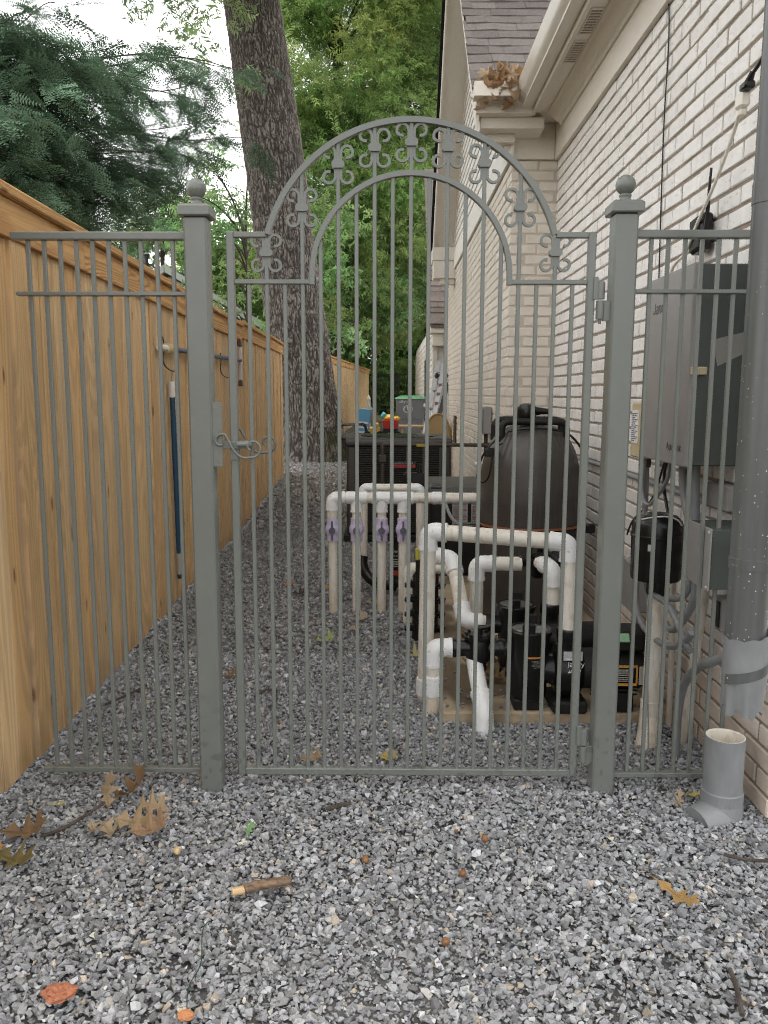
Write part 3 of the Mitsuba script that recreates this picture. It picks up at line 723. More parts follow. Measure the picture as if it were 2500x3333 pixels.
# willow oaks beyond the trunk, right of it in the picture
cl = [(x, y, z, r) for (x, y, z, r) in clump_field(gc, 210, (-3.4, 23.0, 4.2), (0.9, 27.5, 14.5), 0.5, 1.1)]
tree('willow_oak', 'tall willow oak with fine narrow leaves behind the big trunk', 'tree', [(-1.75, 25.8, 0.5), (-1.7, 25.8, 5), (-1.62, 25.8, 9), (-1.6, 25.8, 14.5)], 0.24, 0.12, cl, 125, WILLOW, (0.25, 0.36, 0.13), 41, 40, sc=1.2, droop=-0.1)
cl = clump_field(gc, 190, (-0.6, 25.5, 3.0), (3.2, 29, 15.5), 0.6, 1.2)
tree('willow_oak', 'bright yellow green willow oak beside the gable roof', 'tree', [(1.3, 27.5, 0.4), (1.3, 27.4, 6), (1.0, 27.5, 15)], 0.25, 0.12, cl, 95, WILLOW, (0.33, 0.47, 0.19), 42, 40, sc=1.35, droop=-0.1)
# broad-leaved evergreens behind the fences
cl = clump_field(gc, 62, (-2.9, 20.5, 2.7), (-0.9, 24.5, 6.6), 0.4, 0.75) + clump_field(gc, 30, (-1.0, 23.5, 3.1), (0.5, 26, 5.0), 0.4, 0.7)
tree('laurel_shrub', 'glossy broad leaved shrub rising above the farther fence', 'shrub', [(-2.1, 22.5, 0.3), (-2.0, 22.5, 3), (-1.8, 22.6, 6)], 0.09, 0.03, cl, 105, BROAD, (0.26, 0.40, 0.17), 43, 40)
cl = clump_field(gc, 46, (-4.5, 17.5, 2.0), (-2.9, 20.0, 7.0), 0.25, 0.55)
tree('laurel_shrub', 'loose broad leaved shrub with sky showing left of the big trunk', 'shrub', [(-3.3, 18.6, 0.3), (-3.2, 18.7, 3.0), (-3.2, 18.7, 4.6)], 0.06, 0.015, cl, 85, BROAD, (0.24, 0.36, 0.17), 44, 30)
# leafy twigs hanging into the top of the picture, from a tree left of the trunk
cl = [(-3.05, 12.0, 6.55, 0.42), (-2.75, 12.1, 6.1, 0.4), (-2.5, 12.1, 6.75, 0.5), (-3.4, 12.2, 6.9, 0.35), (-2.65, 12.0, 5.75, 0.25), (-2.35, 12.3, 5.95, 0.3), (-2.95, 12.2, 7.2, 0.5), (-3.2, 12.2, 7.5, 0.4)]
go = np.random.default_rng(63)
v, f, c = crown(cl, 120, WILLOW, (0.22, 0.32, 0.15), go, 1.0)
add('foliage', (v, f), 'm_leaf', oak, color=c)
# its boughs reach out over the side yard, above the picture
oc = [(x, y, z, r) for (x, y, z, r) in clump_field(go, 120, (-6.5, 3.5, 9.4), (2.5, 14.5, 13.5), 0.8, 1.5) if z > 1.4 + 0.47 * y + 2.2]
add('bough', join([limb([(-2.3, 15.2, 7.9), (-2.7, 13.4, 8.3), (-2.9, 12.2, 7.4)], 0.10, 0.03)] + [limb([(-2.75, 15.2, 10.6), (-2.8 + 0.5 * dx, 12, 11.0), (-2.5 + dx, 6.5, 11.6)], 0.17, 0.03) for dx in (-3.2, -0.8, 1.6, 3.8)]), 'm_bark', oak, smooth=True, uv=None)
v, f, c = crown(oc, 36, SMALL, (0.12, 0.19, 0.06), go, 1.3)
add('crown', (v, f), 'm_leaf', oak, color=c)
cl = clump_field(gc, 40, (-14.5, 44, 3.5), (-10.3, 47, 12.6), 0.7, 1.5)
tree('poplar_tree', 'distant pale green tree above the neighbouring roof', 'tree', [(-12.3, 45.5, 0.5), (-12.3, 45.5, 7), (-12.2, 45.5, 12)], 0.2, 0.06, cl, 26, SMALL, (0.22, 0.31, 0.17), 46, 20, sc=1.5)
# the dense wood at the back
v, f, c = crown(clump_field(gc, 150, (-9, 33, 0.3), (6, 42, 9), 0.9, 1.9), 30, SMALL, (0.16, 0.255, 0.085), gc, 1.5)
add('woods', (v, f), 'm_leaf', color=c, kind='stuff', label='dense dark green woods closing the view behind the iron fence')
v, f, c = crown(clump_field(gc, 55, (-1.6, 31.2, 0.5), (2.2, 33.0, 2.6), 0.35, 0.7), 60, BROAD, (0.14, 0.235, 0.075), gc, 1.2)
add('undergrowth', (v, f), 'm_leaf', color=c, kind='stuff', label='dark leafy undergrowth just behind the back iron fence')
# hemlock behind the wooden fence
def frond(g, L=0.30):
    vs, fs = [], []
    def tri(a, b, c):
        k = len(vs); vs.extend([a, b, c]); fs.append([k, k + 1, k + 2])
    def twig(o, ang, ln, z0):
        d = np.array([math.cos(ang), math.sin(ang), 0]); s = np.array([-d[1], d[0], 0])
        n = max(3, int(ln / 0.016))
        for k in range(n):
            t = (k + 0.5) / n; c = o + d * ln * t + [0, 0, z0 - 0.22 * ln * t * t]
            nl = 0.024 * (1 - 0.45 * t) * g.uniform(0.7, 1.2)
            for sg in (-1, 1):
                tip = c + (s * sg * 0.94 + d * 0.45) * nl + [0, 0, g.normal(0, 0.003)]
                tri(c - d * 0.006, c + d * 0.006, tip)
    twig(np.zeros(3), 0, L, 0)
    for k in range(9):
        t = 0.08 + 0.86 * k / 9
        for sg in (-1, 1):
            twig(np.array([L * t, 0, -0.22 * L * t * t]), sg * math.radians(g.uniform(42, 62)), L * (0.42 * (1 - t) + 0.10) * g.uniform(0.6, 1.2), g.normal(0, 0.006))
    return np.array(vs), np.array(fs)
FROND = [frond(gl, L) for L in (0.30, 0.26, 0.34, 0.28)]
hem = thing('hemlock_tree', 'dark green hemlock with drooping feathery branches behind the fence', 'tree')
gh = np.random.default_rng(9)
HT = [(np.float64(-2.41), 6.3, np.float64(4.16), 1), (np.float64(-2.33), 6.4, np.float64(4.03), 1), (np.float64(-2.36), 6.4, np.float64(3.91), 1), (np.float64(-2.12), 6.9, np.float64(4.15), 0.8), (np.float64(-2.15), 6.7, np.float64(3.95), 1), (np.float64(-2.22), 6.4, np.float64(3.77), 1), (np.float64(-2.08), 7, np.float64(3.91), 0.7), (np.float64(-2.14), 6.9, np.float64(3.82), 1), (np.float64(-1.8), 7.6, np.float64(4.23), 0.45), (np.float64(-1.39), 8, np.float64(4.36), 0.35), (np.float64(-1.49), 8, np.float64(4.21), 0.5), (np.float64(-1.61), 7.9, np.float64(4.03), 0.7), (np.float64(-1.73), 7.7, np.float64(3.78), 0.9), (np.float64(-1.51), 8, np.float64(3.68), 0.5), (np.float64(-1.24), 8.2, np.float64(3.76), 0.45), (np.float64(-1.7), 7.5, np.float64(3.41), 0.55), (np.float64(-1.85), 7.6, np.float64(3.93), 0.9), (np.float64(-1.89), 7.4, np.float64(3.29), 0.9), (np.float64(-1.95), 7.3, np.float64(3.06), 0.9), (np.float64(-2.05), 7.2, np.float64(3.24), 1.1), (np.float64(-2.11), 7.1, np.float64(2.89), 1), (np.float64(-2.19), 7, np.float64(3.09), 1.1), (np.float64(-2.42), 6.9, np.float64(2.83), 1.2), (np.float64(-2.3), 6.8, np.float64(3.13), 1.2), (np.float64(-2.17), 6.8, np.float64(3.32), 1.2), (np.float64(-2.06), 7.2, np.float64(3.53), 1), (np.float64(-2.55), 6.6, np.float64(2.95), 1.3), (np.float64(-2.63), 6.3, np.float64(2.92), 1.3), (np.float64(-2.6), 6, np.float64(3.05), 1.3), (np.float64(-2.52), 6.3, np.float64(3.24), 1.3), (np.float64(-2.37), 6.5, np.float64(3.23), 1.2), (np.float64(-2.23), 6.7, np.float64(3.43), 1.1), (np.float64(-2.36), 6.5, np.float64(3.56), 1.1), (np.float64(-2.49), 6.1, np.float64(3.49), 1.2), (np.float64(-2.57), 6, np.float64(3.65), 1.2), (np.float64(-2.53), 6.2, np.float64(3.91), 1.1), (np.float64(-2.61), 6, np.float64(3.93), 1.2), (np.float64(-2.5), 5.8, np.float64(3.23), 1.3), (np.float64(-2.47), 6.4, np.float64(3.72), 1.1), (np.float64(-2.57), 5.8, np.float64(3.39), 1.2), (np.float64(-2.42), 6.4, np.float64(3.03), 1.2), (np.float64(-2.34), 6.9, np.float64(2.97), 1), (np.float64(-2.12), 7, np.float64(3.61), 1), (np.float64(-2.02), 7.3, np.float64(3.41), 0.9), (np.float64(-2.43), 6.6, np.float64(2.79), 1.2), (np.float64(-2.21), 7.0, np.float64(2.8), 0.9), (np.float64(-2.65), 5.9, np.float64(2.86), 1.2), (np.float64(-1.11), 8.4, np.float64(4.5), 0.3)]
wood_, P, Fw, C = [limb([(-4.4, 7.6, -0.1), (-4.4, 7.6, 5), (-4.35, 7.6, 11)], 0.17, 0.06, 12)], [], [], []
for (x, y, z, dens) in HT:
    tip = np.array([x, y, z]); ln0 = math.hypot(x + 4.4, y - 7.6)
    z0 = z + 0.42 * ln0 * (0.7 + 0.5 * gh.random()) * (0.35 if z > 4.4 else 1)
    rise = -0.12 if x > -2.45 else (-0.22 if z > 4.6 else 0.06)
    root = np.array([-4.4, 7.6, z + rise * ln0])
    midp = root * 0.45 + tip * 0.55 + [0, 0, 0.05 * ln0]
    wv = lambda a: gh.normal(0, a, 3)
    A = spline([root, root * 0.7 + midp * 0.3 + wv(0.10), midp + wv(0.10), midp * 0.4 + tip * 0.6 + wv(0.06), midp * 0.15 + tip * 0.85 + wv(0.035), tip], 7)
    wood_.append(tube(A, np.linspace(0.014, 0.003, len(A)), 6))
    d = np.gradient(A, axis=0); d /= np.linalg.norm(d, axis=1, keepdims=True)
    L = np.linalg.norm(np.diff(A, axis=0), axis=1).sum()
    reach = min(0.8, (1.25 if x < -2.45 else 1.7) / L)
    nb = max(6, int((6.6 if x < -3.0 else 5.6) * reach * L * max(dens, 0.75)))
    for k in range(nb):
        t = 1 - reach * (k + gh.random()) / nb; j = min(int(t * (len(A) - 1)), len(A) - 1)
        o = A[j]; sg = 1 if k % 2 else -1
        side = np.cross(d[j], [0, 0, 1]); side /= np.linalg.norm(side) + 1e-9
        bl = (0.10 + 0.34 * ((1 - t) / reach) ** 0.7) * gh.uniform(0.5, 1.1)
        bd = side * sg * 0.8 + d[j] * 0.75 + gh.normal(0, 0.15, 3) + [0, 0, -0.12]
        bd /= np.linalg.norm(bd)
        e_ = o + bd * bl + [0, 0, -0.25 * bl]
        if bl > 0.3: wood_.append(tube(np.array([o, (o + e_) / 2 + [0, 0, 0.05 * bl], e_]), [0.005, 0.004, 0.002], 4, False))
        m_ = 2 + int(bl / 0.085)
        tone = np.array([0.15, 0.235, 0.155]) * gh.lognormal(0, 0.22)
        for q_ in range(m_):
            tt = (q_ + 0.4 * gh.random()) / m_
            P.append(o + (e_ - o) * tt + gh.normal(0, 0.025, 3))
            Fw.append(bd + gh.normal(0, 0.42, 3) + [0, 0, -0.30])
            C.append(tone * gh.lognormal(0, 0.2))
P, Fw, C = np.array(P), np.array(Fw), np.array(C)
add('trunk', join(wood_), 'm_twig', hem, smooth=True)
v, f, c = scatter(FROND, P, Fw, gh.uniform(0.8, 1.4, len(P)), C, gh, 0.35)
add('foliage', (v, f), 'm_needle', hem, color=c)
print('hemlock fronds', len(P), 'tris', len(f))

# ------------------------------------------------------------------ equipment materials
def f_pvc(p, n, uv):
    k = fbm(p.x * 18, p.y * 18, p.z * 7); s = smoothstep(0.62, 0.8, noise(p.x * 70, p.y * 70, p.z * 22))
    c = mix((0.62, 0.575, 0.485), (0.69, 0.66, 0.60), k)
    return mix(mix(c, (0.40, 0.31, 0.19), 0.35 * s), (0.42, 0.30, 0.16), 0.6 * smoothstep(0.22, 0.0, p.z) * k)
mat('m_pvc', proc(f_pvc), 0.35, 0.5)
def f_fit(p, n, uv):
    k = fbm(p.x * 25, p.y * 25, p.z * 25); s = smoothstep(0.80, 0.9, noise(p.x * 90, p.y * 90, p.z * 60))
    return mix(mix((0.68, 0.685, 0.68), (0.74, 0.74, 0.735), k), (0.35, 0.31, 0.26), 0.5 * s)
mat('m_fitting', proc(f_fit), 0.3, 0.5)
mat('m_lavender', proc(lambda p, n, uv: mix((0.46, 0.40, 0.56), (0.54, 0.49, 0.62), fbm(p.x * 30, p.y * 30, p.z * 30))), 0.4, 0.5)
mat('m_black', proc(lambda p, n, uv: mix((0.004, 0.004, 0.0045), (0.011, 0.011, 0.0105), fbm(p.x * 20, p.y * 20, p.z * 20))), 0.27, 0.4)
mat('m_black_matt', proc(lambda p, n, uv: mix((0.006, 0.006, 0.006), (0.016, 0.015, 0.014), fbm(p.x * 14, p.y * 14, p.z * 14))), 0.5, 0.3)
mat('m_tank', proc(lambda p, n, uv: mix((0.034, 0.029, 0.025), (0.056, 0.048, 0.042), fbm(p.x * 5, p.y * 5, p.z * 9)) * (0.9 + 0.15 * noise(p.x * 120, p.y * 120, p.z * 12))), 0.42, 0.5)
mat('m_condenser', proc(lambda p, n, uv: mix((0.034, 0.032, 0.029), (0.052, 0.048, 0.043), fbm(p.x * 6, p.y * 6, p.z * 6))), 0.45, 0.5)
mat('m_grey_box', proc(lambda p, n, uv: mix((0.20, 0.195, 0.19), (0.26, 0.25, 0.24), fbm(p.x * 8, p.y * 8, p.z * 4))), 0.42, 0.5)
mat('m_green_box', proc(lambda p, n, uv: mix((0.035, 0.043, 0.040), (0.055, 0.066, 0.060), fbm(p.x * 8, p.y * 8, p.z * 4))), 0.4, 0.5)
mat('m_conduit', proc(lambda p, n, uv: mix((0.15, 0.16, 0.165), (0.23, 0.235, 0.24), fbm(p.x * 20, p.y * 20, p.z * 10))), 0.45, 0.5)
def f_spout(p, n, uv):
    k = fbm(p.x * 12, p.y * 12, p.z * 3); st = noise(p.x * 90, p.y * 90, p.z * 1.2)
    c = mix((0.06, 0.064, 0.064), (0.115, 0.12, 0.118), 0.5 * k + 0.5 * st)
    d, d2, w = voronoi(dr.atan2(p.y - 2.42, p.x - 1.08) * 6, p.z * 95)
    rr = 0.10 + 1.6 * dr.maximum(w - 0.93, 0) + 0.1 * (noise(p.x * 400, p.y * 400, p.z * 400) - 0.5)
    spot = smoothstep(rr + 0.05, rr - 0.05, d) * smoothstep(0.93, 0.935, w) * smoothstep(0.35, 0.6, noise(p.x * 30, p.y * 30, p.z * 9)) * smoothstep(1.9, 1.2, p.z)
    return mix(c, (0.66, 0.66, 0.64), spot)
mat('m_spout', proc(f_spout), 0.3, 0.5)
mat('m_brass', (0.20, 0.115, 0.05), 0.5, 0.5)
mat('m_iron_pipe', proc(lambda p, n, uv: mix((0.03, 0.026, 0.023), (0.075, 0.055, 0.04), fbm(p.x * 25, p.y * 25, p.z * 25))), 0.55, 0.4)
mat('m_beige', proc(lambda p, n, uv: mix((0.40, 0.34, 0.205), (0.46, 0.395, 0.25), fbm(p.x * 20, p.y * 20, p.z * 20))), 0.45, 0.5)
def f_pad(p, n, uv):
    k = fbm(p.x * 7, p.y * 7, p.z * 7); q = noise(p.x * 60, p.y * 60, p.z * 60)
    c = mix((0.30, 0.225, 0.145), (0.44, 0.36, 0.255), k) * (0.85 + 0.25 * q)
    return mix(c, (0.06, 0.045, 0.032), 0.75 * smoothstep(0.42, 0.6, fbm(p.x * 4.1 + 3, p.y * 4.1, 2.0) - 0.25 * smoothstep(3.75, 3.4, p.y)))
mat('m_pad', proc(f_pad), 0.9, 0.2, lambda p, n, uv: noise(p.x * 70, p.y * 70, p.z * 70), 0.004, 1e-3)
mat('m_plain', VC, 0.45, 0.5)
mat('m_matt', VC, 0.8, 0.3)
scene['m_clear_lid'] = {'type': 'twosided', 'bsdf': {'type': 'principled', 'base_color': rgb(0.10, 0.10, 0.10), 'roughness': 0.12, 'specular': 0.7}}
WHITE, INK = (0.75, 0.75, 0.73), (0.02, 0.02, 0.02)

# ------------------------------------------------------------------ pipework
def pipe(label, pts, r=0.030, elbows=True, name='pool_pipe', cat='pipe', group=None, mt='m_pvc', fit='m_fitting', couplings=()):
    t = thing(name, label, cat, group)
    P = [np.asarray(p, float) for p in pts]
    add('pipe', tube(fillet(P, r * 1.5, 7), r, 20), mt, t, smooth=45)
    if elbows:
        for k in range(1, len(P) - 1):
            a, b = P[k - 1] - P[k], P[k + 1] - P[k]; a, b = a / np.linalg.norm(a), b / np.linalg.norm(b)
            arm = r * 2.35
            Q = fillet([P[k] + a * arm, P[k], P[k] + b * arm], r * 1.6, 9)
            m = [tube(Q, r * 1.17, 24)]
            for d in (a, b): m.append(tube([P[k] + d * arm, P[k] + d * (arm - 0.4 * r)], r * 1.24, 24))
            add('elbow', join(m), fit, t, smooth=40)
    for a, b in couplings:
        a, b = np.array(a, float), np.array(b, float)
        add('coupling', tube([a, a + (b - a) * 0.05, b - (b - a) * 0.05, b], [r * 1.18, r * 1.24, r * 1.24, r * 1.18], 24), fit, t, smooth=40)
    return t
def ring(c, axis, r0, h, n=24):
    c = np.asarray(c, float); ax = np.asarray(axis, float) / np.linalg.norm(axis)
    return tube([c - ax * h / 2, c - ax * h * 0.35, c + ax * h * 0.35, c + ax * h / 2], [r0 * 0.94, r0, r0, r0 * 0.94], n)
pad = add('concrete_pad', cbox((0.225, 3.375, -0.05), (1.24, 7.2, 0.045), 0.008), 'm_pad', kind='structure', label='dirty tan concrete slab under the pool equipment')
pipe('white pipe loop arching over the pumps behind the gate', [(0.165, 3.66, -0.05), (0.172, 3.62, 0.792), (0.775, 3.50, 0.765), (0.775, 3.45, 0.39)], 0.0355, couplings=[((0.167, 3.655, 0.02), (0.168, 3.65, 0.10))])
pB = pipe('short white pipe rising left of the slab into the black three way valve', [(0.190, 3.5, -0.05), (0.192, 3.5, 0.292), (0.300, 3.5, 0.292)], 0.0355, couplings=[((0.190, 3.5, 0.075), (0.190, 3.5, 0.165))])
pipe('white pipe slanting from the three way valve into the gravel in front', [(0.372, 3.495, 0.24), (0.396, 3.30, 0.085), (0.398, 3.275, -0.06)], 0.0355, mt='m_fitting')
def valve(label, c, axis=(1, 0, 0), s=1.0, up=(0, 0, 1)):
    t = thing('diverter_valve', label, 'valve')
    c = np.array(c, float); up = np.array(up, float); ax = np.array(axis, float); sd = np.cross(up, ax)
    P = lambda a, u, w=0: c + (ax * a + up * u + sd * w) * s
    add('body', join([tube([P(0, -0.060), P(0, -0.052), P(0, -0.02), P(0, 0.03), P(0, 0.042)], [0.040 * s, 0.053 * s, 0.058 * s, 0.052 * s, 0.050 * s], 24), tube([P(-0.118, 0), P(-0.075, 0), P(0.075, 0), P(0.118, 0)], np.array([0.038, 0.037, 0.037, 0.038]) * s, 20),
                      tube([P(0, -0.10), P(0, -0.05)], 0.037 * s, 20)] + [ring(P(a, 0), ax, 0.0425 * s, 0.028 * s) for a in (-0.10, 0.10)]), 'm_black', t, smooth=40)
    add('lid', join([tube([P(0, 0.042), P(0, 0.047), P(0, 0.058), P(0, 0.062)], [0.062 * s, 0.064 * s, 0.064 * s, 0.055 * s], 24)] + [tube([P(0.054 * math.cos(a), 0.058, 0.054 * math.sin(a)), P(0.054 * math.cos(a), 0.071, 0.054 * math.sin(a))], 0.0075 * s, 8) for a in np.arange(8) * math.pi / 4]), 'm_black', t, smooth=40)
    add('handle', join([tube([P(0, 0.06), P(0, 0.092)], 0.017 * s, 14), tube([P(-0.012, 0.088), P(0.03, 0.094), P(0.075, 0.112)], [0.013 * s, 0.011 * s, 0.009 * s], 10)]), 'm_black', t, smooth=40)
    return t
valve('black three way valve on the low pipe nearest the gate', (0.392, 3.5, 0.292))
pipe('black suction pipe joining the three way valve to the near pump', [(0.50, 3.5, 0.290), (0.53, 3.475, 0.285)], 0.033, False, mt='m_black', couplings=(), cat='pipe', name='suction_pipe')
pipe('white pipe leaning down and right between the two pumps to the far pump', [(0.235, 4.14, 0.578), (0.318, 4.10, 0.572), (0.362, 3.87, 0.312), (0.47, 3.87, 0.300)], 0.0355)
pipe('white pipe standing behind the far pump and turning right to the tank valve', [(0.440, 4.06, 0.04), (0.436, 4.05, 0.556), (0.66, 4.05, 0.556)], 0.0355)
pipe('white bent pipe dropping from the tank valve into the far pump', [(0.748, 4.02, 0.572), (0.790, 3.90, 0.558), (0.794, 3.87, 0.36)], 0.0355)
pipe('black union joining the slanting white pipe to the far pump', [(0.462, 3.87, 0.300), (0.54, 3.87, 0.292)], 0.043, False, mt='m_black', name='suction_pipe')
valve('black valve high up in front of the big tank', (0.752, 4.07, 0.572), (1, 0, 0), 0.9, (0, -0.35, 0.94))
# pumps
def pump(x, y, label, band):
    t = thing('pool_pump', label, 'pump')
    add('strainer_pot', lathe([(0, 0.09), (0.070, 0.09), (0.078, 0.10), (0.082, 0.25), (0.086, 0.345), (0.088, 0.36), (0.088, 0.372), (0.0, 0.372)], (x, y, 0), 36), 'm_black', t, smooth=35)
    add('lid_ring', lathe([(0.088, 0.372), (0.095, 0.374), (0.096, 0.392), (0.091, 0.398), (0.080, 0.399), (0.079, 0.394)], (x, y, 0), 40), 'm_black', t, smooth=35)
    add('lid', lathe([(0.080, 0.395), (0.06, 0.401), (0.03, 0.404), (0.0, 0.405)], (x, y, 0), 36), 'm_clear_lid', t, smooth=60)
    for a in (0.35, math.pi + 0.35):
        cx_, cy_ = x + 0.088 * math.sin(a) * 0.6, y + 0.088 * math.cos(a)
        add('lid_handle', cbox((cx_ - 0.027, cy_ - 0.010, 0.385), (cx_ + 0.027, cy_ + 0.010, 0.438), 0.006), 'm_black', t)
    add('volute', join([tube([(x + 0.06, y, 0.215), (x + 0.10, y, 0.215), (x + 0.115, y, 0.215), (x + 0.20, y, 0.215), (x + 0.215, y, 0.215)], [0.055, 0.07, 0.115, 0.118, 0.10], 32), tube([(x + 0.165, y, 0.25), (x + 0.165, y, 0.385)], 0.042, 24), ring((x + 0.165, y, 0.375), (0, 0, 1), 0.050, 0.045)]), 'm_black', t, smooth=40)
    add('motor', join([tube([(x + 0.21, y, 0.22), (x + 0.225, y, 0.22), (x + 0.47, y, 0.22), (x + 0.50, y, 0.22)], [0.075, 0.088, 0.088, 0.07], 28)] + [box((x + 0.25, y - 0.09, 0.13 + 0.018 * k), (x + 0.45, y - 0.085, 0.137 + 0.018 * k)) for k in range(3)]), 'm_black_matt', t, smooth=40)
    add('foot', join([cbox((x - 0.07, y - 0.06, 0.045), (x + 0.05, y + 0.06, 0.095), 0.008), cbox((x + 0.09, y - 0.10, 0.045), (x + 0.24, y + 0.10, 0.10), 0.01), cbox((x + 0.30, y - 0.08, 0.045), (x + 0.44, y + 0.08, 0.135), 0.008)]), 'm_black_matt', t)
    # label wrapped round the pot
    def wrap(a0, a1, z0, z1, r=0.0868, n=10):
        a = np.linspace(a0, a1, n); V = np.array([[x + r * math.sin(q), y - r * math.cos(q), z] for q in a for z in (z0, z1)])
        F = np.array([[2 * k, 2 * k + 2, 2 * k + 3] for k in range(n - 1)] + [[2 * k, 2 * k + 3, 2 * k + 1] for k in range(n - 1)])
        return V, F
    add('warning_band', wrap(-0.42, 0.62, 0.286, 0.294), 'm_plain', t, color=np.array((0.50, 0.19, 0.04)))
    add('label', join([wrap(-0.05 + 0.05 * (k % 3), 0.58, 0.276 - 0.006 * k, 0.2775 - 0.006 * k) for k in range(6)] + [wrap(-0.36, -0.30, 0.25, 0.275), wrap(-0.28, -0.22, 0.25, 0.268)]), 'm_matt', t, color=np.array((0.30, 0.30, 0.29)))
    return t
p1_ = pump(0.607, 3.45, 'near black pool pump with a clear lid, closest to the gate', True)
p2_ = pump(0.610, 3.87, 'farther black pool pump with a clear lid, in front of the tank', True)
pl_ = add('rating_plate', cbox((0.735, 3.345, 0.285), (0.815, 3.347, 0.325), 0.0005), 'm_plain', p1_, color=np.array((0.42, 0.42, 0.42)))
add('lettering', join([text('jandy', 0.020, (0.752, 3.338, 0.262), (1, 0, 0), (0, 0, 1)), text('JANDY', 0.012, (0.752, 3.335, 0.236), (1, 0, 0), (0, 0, 1), bold=True)] + [box((0.742 + 0.004 * k, 3.3435, 0.289), (0.7435 + 0.004 * k, 3.3449, 0.297)) for k in range(14)]), 'm_plain', p1_, color=np.array(WHITE))
dv = add('drive', cbox((0.93, 3.37, 0.315), (1.12, 3.52, 0.405), 0.012), 'm_black_matt', p1_)
add('display', rot(cbox((0.955, 3.362, 0.36), (1.015, 3.372, 0.398), 0.003), [1, 0, 0], -0.5, (0.98, 3.37, 0.38)), 'm_plain', dv, color=np.array((0.22, 0.40, 0.24)))
add('warning_label', join([box((0.93, 3.349, 0.255), (1.05, 3.352, 0.265)), box((0.93, 3.349, 0.175), (1.05, 3.352, 0.186)), box((1.045, 3.349, 0.186), (1.052, 3.352, 0.255))]), 'm_plain', p1_, color=np.array((0.55, 0.26, 0.05)))
add('warning_text', join([box((0.945, 3.349, 0.243 - 0.008 * k), (1.03 - 0.012 * (k % 2), 3.352, 0.2455 - 0.008 * k)) for k in range(7)] + [box((1.058, 3.349, 0.18), (1.10, 3.352, 0.26))]), 'm_plain', p1_, color=np.array((0.45, 0.43, 0.38)))
# header with four lavender valves
hd = pipe('long white pipe header with lavender valves left of the tank', [(-0.3695, 5.2, 0.62), (-0.370, 5.2, 0.742), (0.62, 5.2, 0.742)], 0.0345)
add('riser', tube([(-0.366, 5.2, -0.05), (-0.3695, 5.2, 0.64)], 0.0285, 18), 'm_pvc', hd, smooth=45)
for x in (-0.215, -0.053, 0.084):
    add('riser', tube([(x, 5.2, -0.05), (x, 5.2, 0.72)], 0.0285, 18), 'm_pvc', hd, smooth=45)
    add('tee', join([tube([(x - 0.065, 5.2, 0.742), (x + 0.065, 5.2, 0.742)], 0.0405, 22), tube([(x, 5.2, 0.742), (x, 5.2, 0.66)], 0.0375, 22), tube([(x, 5.2, 0.662), (x, 5.2, 0.65)], 0.0395, 22)]), 'm_fitting', hd, smooth=40)
add('coupling', ring((0.30, 5.2, 0.742), (1, 0, 0), 0.0405, 0.07), 'm_fitting', hd, smooth=40)
for i, (x, w) in enumerate(((-0.3685, 'leftmost riser of the four'), (-0.215, 'second riser from the left'), (-0.053, 'third riser from the left'), (0.084, 'rightmost riser of the four'))):
    t = thing('ball_valve', f'lavender ball valve on the {w}', 'valve', 'lavender valves on the pipe header')
    add('body', lathe([(0.0285, 0.462), (0.037, 0.462), (0.0375, 0.500), (0.040, 0.508), (0.047, 0.525), (0.047, 0.550), (0.040, 0.567), (0.0375, 0.575), (0.037, 0.612), (0.0285, 0.612)], (x, 5.2, 0), 28), 'm_lavender', t, smooth=35)
    add('handle', join([tube([(x, 5.155, 0.5375), (x, 5.135, 0.5375)], [0.020, 0.022], 16), cbox((x - 0.006, 5.131, 0.475), (x + 0.006, 5.145, 0.60), 0.003)]), 'm_plain', t, smooth=40, color=np.array((0.10, 0.095, 0.13)))
pipe('second white pipe run behind the valve header', [(-0.190, 5.75, 0.24), (-0.189, 5.75, 0.742), (0.212, 5.75, 0.742), (0.217, 5.75, 0.02)])
pipe('black flexible pipe curving along the gravel behind the header', spline([(-0.190, 5.75, 0.26), (-0.188, 5.73, 0.17), (-0.13, 5.68, 0.095), (-0.03, 5.62, 0.075), (0.05, 5.6, 0.07)], 6), 0.036, False, mt='m_black')
pipe('short cream pipe bending right behind the white loop', [(0.115, 4.95, -0.03), (0.120, 4.95, 0.335), (0.40, 4.95, 0.335)], 0.034, fit='m_pvc')
# distribution valve with black clamps
t = thing('water_valve', 'black cylinder with a column of clamp knobs behind the white pipe loop', 'valve')
add('body', tube([(0.205, 4.6, 0.0), (0.205, 4.6, 0.37), (0.205, 4.6, 0.40)], [0.075, 0.075, 0.05], 24), 'm_black_matt', t, smooth=40)
for k in range(4):
    z = 0.065 + 0.085 * k
    add('clamp', join([ring((0.205, 4.6, z), (0, 0, 1), 0.084, 0.022), cbox((0.085, 4.565, z - 0.014), (0.135, 4.60, z + 0.010), 0.004), cbox((0.118, 4.545, z + 0.000), (0.150, 4.575, z + 0.034), 0.004), tube([(0.285, 4.57, z), (0.315, 4.565, z - 0.01)], 0.022, 12)]), 'm_black', t, smooth=40)
t = thing('valve_actuator', 'black valve motor standing above the second pipe run', 'valve motor')
add('body', cbox((0.10, 5.93, 0.735), (0.26, 6.05, 0.83), 0.014), 'm_black', t)
add('knob', join([tube([(0.215, 5.98, 0.83), (0.215, 5.98, 0.862)], 0.022, 16), tube([(0.215, 5.98, 0.862), (0.215, 5.98, 0.89)], 0.014, 14)]), 'm_black', t, smooth=40)
add('body_valve', join([tube([(0.215, 5.98, 0.62), (0.215, 5.98, 0.735)], 0.05, 20), ring((0.215, 5.98, 0.68), (0, 0, 1), 0.062, 0.03)]), 'm_black', t, smooth=40)
t = thing('chlorinator', 'slim black chlorinator cell with white lettering among the risers', 'chlorinator')
